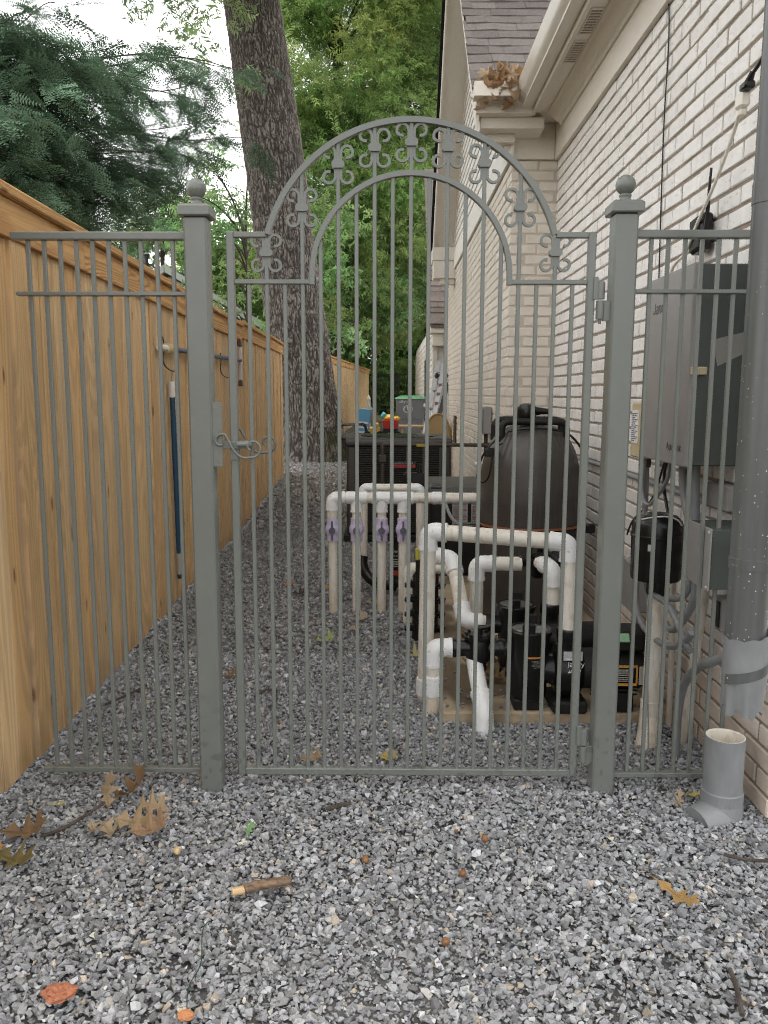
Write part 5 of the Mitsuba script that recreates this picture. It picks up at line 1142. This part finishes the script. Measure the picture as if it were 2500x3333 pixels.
for c_, r_ in (((0, 0), 0.095), ((-0.02, 0.0), 0.06)):
    q.append(tube(np.stack([bx - 0.06 + c_[0] + r_ * np.cos(aa), np.full(28, by - 0.368), bz + 0.82 + r_ * 0.8 * np.sin(aa)], -1), 0.006, 5))
q.append(cbox((bx - 0.075, by - 0.374, bz + 0.80), (bx - 0.035, by - 0.366, bz + 0.90), 0.003))
add('printing', join(q), 'm_plain', t, color=np.array(WHITE))
# ladder
t = thing('ladder', 'aluminium extension ladder leaning on the house wall', 'ladder')
mat('m_alu', (0.36, 0.36, 0.36), 0.35, 0.5, metallic=0.8)
A0, A1 = np.array([0.50, 12.60, gy(12.6)]), np.array([0.86, 13.2, 1.93])
sd2 = np.array([-0.08, 0.36, 0.0])
for o, nm, mt in ((0 * sd2, 'rail', 'm_alu'), (sd2, 'rail', 'm_alu')):
    P_ = [A0 + o, A1 + o]
    add(nm, ribbon(np.array([P_[0], (P_[0] + P_[1]) / 2, P_[1]]), 0.075, 0.03, (0.2, 0.98, 0)), mt, t)
add('fly_rail', ribbon(np.array([A0 + [0.07, -0.05, 0.02], (A0 + A1) / 2 + [0.07, -0.05, 0], A1 + [0.05, -0.05, -0.35]]), 0.07, 0.03, (0.2, 0.98, 0)), 'm_plain', t, color=np.array((0.05, 0.05, 0.055)))
for k in range(6):
    c_ = A0 + (A1 - A0) * (0.1 + 0.16 * k)
    add('rung', tube([c_, c_ + sd2], 0.016, 8), 'm_alu', t)
add('rung_lock', join([cbox(A1 + [-0.16, -0.02, -0.27], A1 + [0.10, 0.02, -0.22], 0.01), cbox(A1 + [-0.15, -0.03, -0.29], A1 + [-0.11, 0.03, -0.20], 0.01)]), 'm_black', t)
for s in (0.62, 0.70, 0.78): add('sticker', box(A0 + (A1 - A0) * s - [0.03, 0.021, 0.03], A0 + (A1 - A0) * s + [0.025, -0.017, 0.03]), 'm_plain', t, color=np.array((0.22, 0.13, 0.13)))
# tan sled leaning on the wall
t = thing('plastic_tub', 'tan plastic tub leaning on edge against the house wall', 'tub')
aa = np.linspace(0, math.pi, 22)
o_ = np.array([0.70, 12.2, gy(12.2) + 0.55])
outer = np.stack([o_[0] + 0.19 * np.cos(aa), np.full(22, o_[1]), o_[2] + 0.44 * np.sin(aa) ** 0.75], -1)
rows = [outer, np.stack([o_[0] + 0.03 + 0.19 * np.cos(aa), np.full(22, o_[1] + 0.35), o_[2] + 0.42 * np.sin(aa) ** 0.75], -1)]
low = [np.stack([p_[:, 0], p_[:, 1], np.full(22, gy(12.2) + 0.02)], -1) for p_ in rows]
V = np.vstack([rows[0], rows[1]]); F = [[k, k + 1, k + 23] for k in range(21)] + [[k, k + 23, k + 22] for k in range(21)]
cap_ = np.vstack([rows[0], [[o_[0], o_[1], o_[2]]]]); Fc = [[k + 1, k, 22] for k in range(21)]
add('shell', join([(V, np.array(F)), (cap_, np.array(Fc)), box((o_[0] - 0.19, o_[1], gy(12.2)), (o_[0] + 0.19, o_[1] + 0.35, o_[2]))]), 'm_plain', t, color=np.array((0.38, 0.26, 0.12)), smooth=30)
add('rim', tube(outer - [0, 0.01, 0], 0.014, 8), 'm_plain', t, color=np.array((0.30, 0.20, 0.09)), smooth=45)
add('wall_vent', cbox((0.895, 11.35, 0.72), (0.905, 11.75, 1.10), 0.003), 'm_black', label='black vent grille low in the long brick wall', cat='vent')
# chair
t = thing('patio_chair', 'dark metal patio chair beside the far wooden fence', 'chair')
cx0, cy0, c0 = -0.82, 14.6, gy(14.6)
def rod(*p, r=0.014): return tube(fillet([np.array([cx0, cy0, c0]) + q_ for q_ in p], 0.08, 6), r, 8)
add('back_frame', join([rod((-0.05, 0.0, 0.42), (-0.14, -0.02, 0.95), (-0.15, 0.50, 0.95), (-0.05, 0.52, 0.42))] + [rod((-0.06, 0.08 + 0.09 * k, 0.44), (-0.14, 0.08 + 0.09 * k, 0.93), r=0.006) for k in range(5)]), 'm_black', t, smooth=45)
add('seat', cbox((cx0 - 0.06, cy0, c0 + 0.41), (cx0 + 0.44, cy0 + 0.52, c0 + 0.44), 0.01), 'm_black', t)
for s in (0, 0.52):
    add('armrest', rod((-0.10, s, 0.66), (0.36, s, 0.68), (0.42, s, 0.40)), 'm_black', t, smooth=45)
    add('leg', rod((0.42, s, 0.45), (0.44, s, 0.0)), 'm_black', t, smooth=45)
    add('leg', rod((-0.05, s, 0.42), (-0.10, s, 0.0)), 'm_black', t, smooth=45)
# small heap of toys
t = thing('toy_wagon', 'red toy wagon heaped with yellow plastic beside the grey bin', 'toy wagon')
wx, wy, wz = 0.0, 16.2, gy(16.2)
add('tray', frustum(0.26, 0.5, 0.32, 0.55, wz + 0.50, wz + 0.66, (wx, wy)), 'm_plain', t, color=np.array((0.40, 0.03, 0.02)))
add('undercarriage', join([box((wx - 0.14, wy - 0.2, wz + 0.42), (wx + 0.14, wy + 0.2, wz + 0.499))] + [tube([(wx + s, wy - 0.26, wz + 0.38), (wx + s, wy - 0.22, wz + 0.38)], 0.08, 16) for s in (-0.12, 0.13)]), 'm_black', t)
add('handle', tube([(wx + 0.15, wy - 0.2, wz + 0.45), (wx + 0.19, wy - 0.3, wz + 0.30)], 0.012, 8), 'm_plain', t, color=np.array((0.6, 0.6, 0.6)))
def lump(c, s, seed):
    m = trimesh.creation.icosphere(2, 1.0); v = np.array(m.vertices)
    return v * s * (0.75 + 0.5 * meshkit.noise(v * 1.6 + seed))[:, None] + c, np.array(m.faces)
for i, (dx, dz_, s, col, lab) in enumerate(((-0.02, 0.70, (0.12, 0.1, 0.07), (0.62, 0.36, 0.02), 'crumpled yellow plastic toy lying in the red wagon'), (-0.13, 0.74, (0.06, 0.06, 0.07), (0.06, 0.36, 0.42), 'small turquoise toy at the left end of the red wagon'), (0.10, 0.69, (0.08, 0.08, 0.05), (0.62, 0.38, 0.03), 'small yellow toy at the right end of the red wagon'), (0.03, 0.77, (0.035, 0.05, 0.05), (0.55, 0.16, 0.16), 'small pink toy on top of the heap in the red wagon'))):
    add('toy', lump(np.array([wx + dx, wy - 0.05, wz + dz_]), np.array(s), i * 7.1), 'm_plain', smooth=30, label=lab, cat='toy', color=np.array(col))
t = thing('toy_board', 'light blue board leaning on the far fence behind the chair', 'board')
add('panel', rot(cbox((-0.70, 17.2, gy(17.2) + 0.3), (-0.45, 17.23, gy(17.2) + 0.84), 0.01), [0, 1, 0], 0.12, (-0.6, 17.2, 0.7)), 'm_plain', t, color=np.array((0.10, 0.30, 0.48)))
add('stripe', rot(join([box((-0.69, 17.18, gy(17.2) + 0.33 + 0.1 * k), (-0.47, 17.199, gy(17.2) + 0.37 + 0.1 * k)) for k in range(3)]), [0, 1, 0], 0.12, (-0.6, 17.2, 0.7)), 'm_plain', t, color=np.array((0.55, 0.55, 0.52)))
t = thing('toy_truck', 'yellow toy truck with round wheels between the chair and wagon', 'toy')
add('body', join([cbox((-0.40, 15.6, gy(15.6) + 0.40), (-0.20, 15.9, gy(15.6) + 0.56), 0.02), cbox((-0.33, 15.6, gy(15.6) + 0.56), (-0.22, 15.85, gy(15.6) + 0.64), 0.02)]), 'm_plain', t, color=np.array((0.45, 0.30, 0.04)))
for x in (-0.44, -0.20): add('wheel', tube([(x, 15.55, gy(15.6) + 0.42), (x, 15.60, gy(15.6) + 0.42)], 0.07, 18), 'm_black', t)
add('wooden_bench', join([cbox((0.15, 14.4, gy(14.4) + 0.64), (0.62, 14.7, gy(14.4) + 0.675), 0.004), box((0.19, 14.5, gy(14.4)), (0.23, 14.6, gy(14.4) + 0.64)), box((0.54, 14.5, gy(14.4)), (0.58, 14.6, gy(14.4) + 0.64))]), 'm_plain', label='plain light wood bench in front of the grey bin', cat='bench', color=np.array((0.42, 0.30, 0.16)))
t = thing('white_post', 'white wooden post with a small cross arm near the back fence', 'post')
pz = gy(19)
v = np.array([[-0.50 + s * 0.045, 19 + r * 0.045, pz + h] for s in (-1, 1) for r in (-1, 1) for h in (0.0, 0.98)] + [[-0.50, 19, pz + 1.08]])
add('shaft', (v, hull_faces(v)), 'm_siding', t)
v = np.array([[-0.62, 18.9, pz + 0.72], [-0.38, 18.9, pz + 0.72], [-0.50, 18.9, pz + 0.84], [-0.62, 19.1, pz + 0.72], [-0.38, 19.1, pz + 0.72], [-0.50, 19.1, pz + 0.84]])
add('cross_arm', (v, hull_faces(v)), 'm_siding', t)
add('lamp_box', cbox((-0.60, 18.88, pz + 0.45), (-0.40, 19.0, pz + 0.70), 0.01), 'm_grey_box', t)
# iron fence at the back
t = thing('back_fence', 'dark iron picket fence closing the far end of the yard', 'fence')
fz = gy(30.6)
for z in (0.2, 1.25, 1.46): add('rail', box((-1.0, 30.58, fz + z), (2.2, 30.61, fz + z + 0.03)), 'm_black', t)
for k in range(32): add('picket', box((-0.98 + 0.1 * k, 30.585, fz + 0.1), (-0.962 + 0.1 * k, 30.603, fz + 1.50)), 'm_black', t)
for x in (-1.0, 0.25, 1.6): add('post', cbox((x, 30.56, fz - 0.1), (x + 0.055, 30.615, fz + 1.56), 0.004), 'm_black', t)
# neighbour's house
nh = thing('neighbour_house', 'small shingle roofed house showing above the left fence', 'house')
def roofslab(p): v = np.array(p, float); v = np.vstack([v, v - [0, 0, 0.14]]); return v, hull_faces(v)
add('wall', box((-6.2, 24.6, 0.3), (-3.6, 33, 3.1)), 'm_siding', nh)
rr_ = add('roof', roofslab([(-6.40, 24.0, 4.98), (-6.40, 33, 4.98), (-3.3, 24.0, 3.20), (-3.3, 33, 3.20)]), 'm_shingle', nh, uv=np.zeros((8, 2)))
rr2 = add('roof', roofslab([(-6.45, 24.0, 4.98), (-6.45, 33, 4.98), (-9.6, 24.0, 3.20), (-9.6, 33, 3.20)]), 'm_shingle', nh, uv=np.zeros((8, 2)))
v = np.array([[-6.42, 24.1, 4.80], [-3.2, 24.1, 2.95], [-3.2, 24.1, 3.16], [-6.42, 24.1, 5.0], [-6.42, 23.93, 4.80], [-3.2, 23.93, 2.95], [-3.2, 23.93, 3.16], [-6.42, 23.93, 5.0]])
add('barge_board', (v, hull_faces(v)), 'm_plain', nh, color=np.array((0.33, 0.36, 0.32)))
v2 = v.copy(); v2[:, 0] = -12.86 - v2[:, 0]
add('barge_board', (v2, hull_faces(v2)), 'm_plain', nh, color=np.array((0.33, 0.36, 0.32)))
v = np.array([[-6.43, 24.5, 4.75], [-3.5, 24.5, 3.06], [-9.4, 24.5, 3.06], [-6.43, 24.6, 4.75], [-3.5, 24.6, 3.06], [-9.4, 24.6, 3.06]])
add('gable', (v, hull_faces(v)), 'm_siding', nh)
ms, ids = [], []
for r in range(24):
    for k in range(18):
        y0 = 23.98 + 0.32 * k + 0.16 * (r % 2); s = r * 0.125
        P_ = lambda s, h: (-3.28 - s * 0.868 + h * 0.5, 0, 3.22 + s * 0.498 + h * 0.868)
        q = [(P_(ss, h)[0], y, P_(ss, h)[2]) for y in (y0, y0 + 0.31) for ss, h in ((s, 0.0), (s, 0.014), (s + 0.16, 0.0), (s + 0.16, 0.005))]
        vv = np.array(q); ms.append((vv, F8 if False else hull_faces(vv))); ids.append(r * 18 + k)
add('shingles', join(ms), 'm_shingle', rr_, uv=np.repeat(np.array(ids, float), 8)[:, None] * np.ones((1, 2)), kind='stuff')
add('roof_vent', join([lathe([(0.05, 5.0), (0.05, 5.22)], (-7.0, 24.2, 0), 12), lathe([(0, 5.38), (0.10, 5.33), (0.11, 5.29), (0, 5.29)], (-7.0, 24.2, 0), 12), lathe([(0.075, 5.22), (0.075, 5.29)], (-7.0, 24.2, 0), 12)]), 'm_black', rr2)

# ------------------------------------------------------------------ litter on the gravel
scene['m_dry_leaf'] = {'type': 'principledthin', 'base_color': VC, 'roughness': 0.6, 'diff_trans': 0.35, 'eta': 1.35}
HALF = [(0, 0.018), (0.10, 0.03), (0.16, 0.10), (0.27, 0.26), (0.33, 0.12), (0.42, 0.07), (0.50, 0.24), (0.60, 0.33), (0.62, 0.15), (0.70, 0.08), (0.78, 0.21), (0.88, 0.25), (0.87, 0.11), (1.0, 0.02)]
def oak_leaf(L, curl, twist, g, w=1.0):
    """lobed dry leaf with curl along and across, 3-D"""
    h = np.array(HALF); h[:, 1] *= w * g.uniform(0.85, 1.15, len(h))
    n = len(h)
    mid = np.stack([h[:, 0], np.zeros(n)], -1); A = h; B = h * [1, -1] * [1, g.uniform(0.8, 1.1)]
    P2 = np.vstack([mid, A, B]) * L
    x, y = P2[:, 0], P2[:, 1]
    curl = 1.7 * curl
    z = curl * (x / L - 0.45) ** 2 * L - 0.25 * curl * L * 0.2 + 2.2 * abs(curl) * y ** 2 / L * 1.2 + twist * x * y / L + 0.03 * L * np.sin(x / L * 9 + y / L * 7)
    V = np.stack([x - L / 2, y, z], -1); F = []
    for k in range(n - 1):
        F += [[k, k + 1, n + k + 1], [k, n + k + 1, n + k], [k, 2 * n + k + 1, k + 1], [k, 2 * n + k, 2 * n + k + 1]]
    stem = tube([(-L / 2 - 0.16 * L, 0, 0.01), (-L / 2, 0, z[0]), (L * 0.1, 0, z[6] + 0.0006)], [0.0010, 0.0012, 0.0006], 5)
    return join([(V, np.array(F)), stem])
glt = np.random.default_rng(55)
def place_leaf(label, x, y, z, L, yaw, pitch, roll, col, curl=0.5, twist=0.3, w=1.0, group=None, name='dry_leaf', cat='leaf'):
    m = oak_leaf(L, curl, twist, glt, w)
    m = rot(rot(m, [1, 0, 0], roll), [0, 1, 0], -pitch); m = shift(rotz(m, yaw), (x, y, gy(y) + z))
    v = m[0]; c = np.array(col) * (0.8 + 0.4 * meshkit.noise(v * 60))[:, None]
    add(name, m, 'm_dry_leaf', color=c, smooth=True, label=label, cat=cat, group=group)
TAN, TAN2, BRN = (0.34, 0.25, 0.155), (0.40, 0.315, 0.21), (0.20, 0.13, 0.075)
tw = add('fallen_twig', tube(spline([(-1.10, 2.415, 0.012), (-1.03, 2.47, 0.020), (-0.985, 2.535, 0.030), (-0.955, 2.58, 0.040)], 6), [0.0055] * 12 + [0.005] * 7, 8), 'm_twig', smooth=45, label='brown twig beside the clump of dry oak leaves at left', cat='twig')
place_leaf('dry oak leaf standing upright at the end of the twig', -0.965, 2.64, 0.050, 0.125, 1.75, 1.0, 0.5, TAN, 0.6, 0.5)
place_leaf('large curled dry leaf pointing up and right above the twig', -0.895, 2.68, 0.040, 0.165, 0.75, 0.45, -0.5, BRN, 0.5, 0.6)
place_leaf('dry leaf on the right of the clump, tips drooping', -0.80, 2.575, 0.030, 0.120, -0.15, 0.10, 0.5, TAN, -0.6, 0.2)
place_leaf('pale dry leaf lying left and below the twig end', -0.945, 2.445, 0.020, 0.100, -1.0, 0.1, -0.2, TAN2, 0.4, 0.4)
place_leaf('pale dry leaf lying in the middle foot of the clump', -0.885, 2.43, 0.022, 0.125, -0.8, 0.1, 0.3, TAN2, 0.6, 0.4)
place_leaf('long dry leaf lying flat across the clump', -0.825, 2.485, 0.025, 0.150, -0.05, 0.0, 0.5, TAN, 0.3, 0.1)
place_leaf('curled reddish dry leaf with raised lobes at the right foot of the clump', -0.76, 2.43, 0.030, 0.125, 0.4, 0.15, 0.5, (0.32, 0.21, 0.13), 0.8, 0.3)
place_leaf('brown oak leaf cut by the left edge of the picture', -1.155, 2.42, 0.025, 0.150, 0.15, 0.1, 0.3, BRN, 0.5, 0.4)
place_leaf('olive brown lobed leaf at the left edge, in front of the brown one', -1.125, 2.275, 0.020, 0.150, -0.25, 0.0, 0.15, (0.17, 0.14, 0.06), 0.3, 0.3)
place_leaf('orange brown leaf at the left edge, lowest of its group', -1.20, 2.25, 0.03, 0.130, 1.2, 0.4, 0.2, (0.42, 0.20, 0.07), 0.5, 0.3)
place_leaf('single golden brown oak leaf lying alone on the gravel at right', 0.803, 2.115, 0.024, 0.165, -1.05, 0.05, 0.25, (0.37, 0.235, 0.10), 0.2, 0.3, 0.5)
place_leaf('small dry leaf below the right fence panel', 1.00, 2.66, 0.02, 0.085, 1.3, 0.3, 0.3, TAN2, 0.4, 0.3, 0.7)
place_leaf('narrow yellow leaf lying beside the drain pipe', 1.06, 2.71, 0.015, 0.10, 0.1, 0.0, 0.2, (0.40, 0.33, 0.08), 0.2, 0.2, 0.35)
place_leaf('green leaf fragment on the gravel in front of the gate', -0.448, 2.455, 0.016, 0.072, 1.4, 0.1, 0.7, (0.20, 0.33, 0.14), 0.2, 0.2, 0.75)
place_leaf('small yellow leaf on the gravel left of the clump', -1.13, 2.62, 0.012, 0.05, 0.3, 0.1, 0.2, (0.45, 0.40, 0.12), 0.2, 0.2, 0.5)
for i, (x, y, L, yw, col, lab) in enumerate(((-0.37, 4.51, 0.12, 0.6, (0.35, 0.40, 0.17), 'pale green leaf on the gravel behind the gate'), (-0.30, 2.97, 0.09, 0.2, TAN, 'small tan leaf just behind the gate bottom rail, left'), (0.0, 2.98, 0.09, -0.6, (0.42, 0.34, 0.12), 'yellowish leaf just behind the gate bottom rail, middle'), (-0.19, 4.95, 0.12, 1.0, TAN2, 'cream leaf on the gravel before the risers'), (-0.20, 4.72, 0.10, -0.7, TAN2, 'smaller cream leaf on the gravel before the risers'), (-0.10, 5.35, 0.13, 0.3, (0.40, 0.36, 0.22), 'pale leaf between the second and third risers'), (0.14, 4.25, 0.13, 0.4, (0.42, 0.38, 0.22), 'pale leaf left of the slab edge'), (-0.79, 3.9, 0.08, 0.9, BRN, 'brown leaf near the wooden fence behind the gate'), (-0.63, 5.6, 0.12, 0.2, (0.08, 0.06, 0.05), 'dark dead leaf on the path behind the gate'), (-0.74, 5.85, 0.09, 1.2, (0.40, 0.16, 0.05), 'rust coloured leaf on the path behind the gate'), (-0.62, 7.4, 0.13, 0.2, (0.40, 0.42, 0.33), 'grey green leaf farther along the path'), (-0.47, 5.75, 0.07, 0.3, (0.50, 0.25, 0.07), 'orange leaf left of the first riser'))):
    place_leaf(lab, x, y, 0.018, L, yw, 0.1, 0.3, col, 0.5, 0.3)
# stick with a bare end
t = thing('broken_stick', 'short thick broken stick with one pale bare end on the gravel', 'stick')
P_ = spline([(-0.405, 2.118, 0.026), (-0.36, 2.135, 0.030), (-0.315, 2.148, 0.030), (-0.282, 2.162, 0.028)], 8)
v, f = tube(P_, 0.0135 + 0.0012 * np.sin(np.arange(len(P_)) * 1.3), 14)
add('bark', (v + 0.002 * (meshkit.noise(v * 220)[:, None] - 0.5), f), 'm_matt', t, smooth=True, color=np.array((0.17, 0.115, 0.075)) * (0.25 + 1.5 * meshkit.noise(v * [90, 160, 160]))[:, None])
add('bare_wood', tube([(-0.436, 2.107, 0.025), (-0.403, 2.119, 0.026)], [0.0105, 0.0120], 10), 'm_plain', t, color=np.array((0.52, 0.36, 0.19)))
add('fallen_twig', tube(spline([(-0.21, 2.59, 0.014), (-0.17, 2.605, 0.020), (-0.13, 2.625, 0.018)], 6), [0.009, 0.009, 0.009, 0.009, 0.009, 0.009, 0.009, 0.009, 0.008, 0.008, 0.007, 0.006, 0.006], 8), 'm_twig', smooth=45, label='short dark twig in front of the gate', cat='twig')
for i, (pts, r_, lab) in enumerate((([(1.02, 2.33, 0.015), (1.10, 2.29, 0.02), (1.17, 2.30, 0.018)], 0.005, 'dark twig at the right edge near the wall corner'), ([(0.80, 1.68, 0.012), (0.815, 1.74, 0.02), (0.83, 1.82, 0.018)], 0.006, 'grey twig at the lower right corner'), ([(-0.62, 3.62, 0.012), (-0.56, 3.70, 0.02), (-0.52, 3.62, 0.02), (-0.54, 3.5, 0.015)], 0.005, 'bent twig on the gravel behind the left of the gate'), ([(-1.28, 3.52, 0.012), (-1.20, 3.60, 0.03), (-1.16, 3.75, 0.02)], 0.006, 'thin twig at the foot of the wooden fence'))):
    add('fallen_twig', tube(spline(pts, 5), r_, 7), 'm_twig', smooth=45, label=lab, cat='twig')
m = trimesh.creation.icosphere(3, 1.0); v = np.array(m.vertices)
rr_ = 1 + 0.55 * (meshkit.noise(v * 2.6, 3) - 0.5) + 0.25 * (meshkit.noise(v * 7, 5) - 0.5)
v = v * rr_[:, None] * [0.036, 0.029, 0.012]
hole = np.exp(-((v[:, 0] / 0.010) ** 2 + ((v[:, 1] + 0.004) / 0.008) ** 2)); v[:, 2] -= np.where(v[:, 2] > 0, hole * 0.012, 0)
add('brick_fragment', (v + [-0.767, 1.722, 0.020], np.array(m.faces)), 'm_matt', smooth=False, label='crumbled piece of orange brick at lower left', cat='brick', color=np.array((0.34, 0.135, 0.075)) * (0.55 + 0.9 * meshkit.noise(v * 190))[:, None])
v2 = np.array(m.vertices) * (1 + 0.4 * (meshkit.noise(np.array(m.vertices) * 3, 9) - 0.5))[:, None] * [0.018, 0.014, 0.010]
add('brick_fragment', (v2 + [-0.455, 1.66, 0.016], np.array(m.faces)), 'm_matt', label='small orange brick crumb at the bottom edge', cat='brick', color=np.array((0.45, 0.20, 0.09)))
for i, (x, y, lab) in enumerate(((0.145, 1.91, 'brown acorn right of centre near the bottom'), (-0.645, 2.32, 'pale acorn below the clump of dry leaves'), (0.30, 2.40, 'brown acorn on the gravel before the gate, right'), (0.215, 2.21, 'dark brown acorn in the middle of the gravel'), (-0.07, 2.28, 'rust brown acorn left of the dark one'))):
    v, f = lathe([(0, -0.011), (0.006, -0.009), (0.0095, -0.002), (0.009, 0.005), (0.004, 0.0105), (0, 0.012)], n=14)
    v, f = rot((v, f), [1, 0.3, 0], 1.1 + i)
    add('acorn', (v * 1.15 + [x, y, 0.022], f), 'm_plain', smooth=60, label=lab, cat='acorn', color=np.array((0.48, 0.34, 0.17) if i == 1 else (0.20, 0.095, 0.04)))
add('ground_wire', tube(spline([(-0.475, 2.00, 0.012), (-0.478, 1.92, 0.020), (-0.462, 1.83, 0.010), (-0.468, 1.75, 0.022), (-0.452, 1.66, 0.012), (-0.445, 1.5, 0.015)], 6), 0.0014, 6), 'm_plain', label='thin dark green wire showing between the stones', cat='wire', color=np.array((0.01, 0.05, 0.03)), smooth=45)
# crumbs of gravel and dead leaves on the slab
g3 = np.random.default_rng(61)
n = 190
P = np.stack([g3.uniform(0.25, 1.2, n), 3.40 + 1.3 * g3.random(n) ** 1.6, np.full(n, 0.050)], -1)
v, f, c = stones(P, g3.uniform(0.005, 0.017, n), g3)
add('loose_stones', (v, f), 'm_stone', color=c * 0.75, kind='stuff', label='loose gravel scattered on the tan slab')
ms = []
for k in range(60):
    m = oak_leaf(g3.uniform(0.05, 0.11), g3.uniform(-0.8, 0.8), 0.4, glt)
    m = rotz(rot(m, [1, 0, 0], g3.normal(0, 0.5)), g3.uniform(0, 6.3))
    ms.append(shift(m, (g3.uniform(0.40, 0.62), g3.uniform(3.68, 4.5), 0.055 + g3.uniform(0, 0.02))))
m = join(ms)
add('dead_leaves', m, 'm_dry_leaf', smooth=True, color=np.array((0.16, 0.11, 0.06)) * (0.5 + meshkit.noise(m[0] * 12))[:, None], kind='stuff', label='dead leaves heaped on the slab between the pumps')
# dry leaves stuck in the end of the gutter
ggl = np.random.default_rng(88)
for k in range(34):
    tq = ggl.random(); dx = 0.02 + 0.30 * tq; up_ = ggl.random()
    m = oak_leaf(ggl.uniform(0.14, 0.21), ggl.uniform(0.3, 0.9), ggl.uniform(-0.6, 0.6), glt, ggl.uniform(0.7, 1.1))
    m = rot(rot(m, [1, 0, 0], ggl.normal(0, 0.9)), [0, 1, 0], -ggl.uniform(-0.9, 1.2))
    m = shift(rotz(m, ggl.uniform(0, 6.3)), (0.60 + dx, 6.05 + ggl.uniform(-0.06, 0.08), 3.50 + 0.09 * up_ * (1.3 - abs(tq - 0.55)) - 0.10 * (ggl.random() < 0.35)))
    c_ = np.array((0.45, 0.34, 0.23) if k % 3 else (0.30, 0.185, 0.10)) * (0.75 + 0.5 * meshkit.noise(m[0] * 40))[:, None]
    add('gutter_leaf', m, 'm_dry_leaf', smooth=True, color=c_, label='dry brown oak leaf caught in the clump at the gutter end', cat='leaf', group='dry leaves in the gutter end')
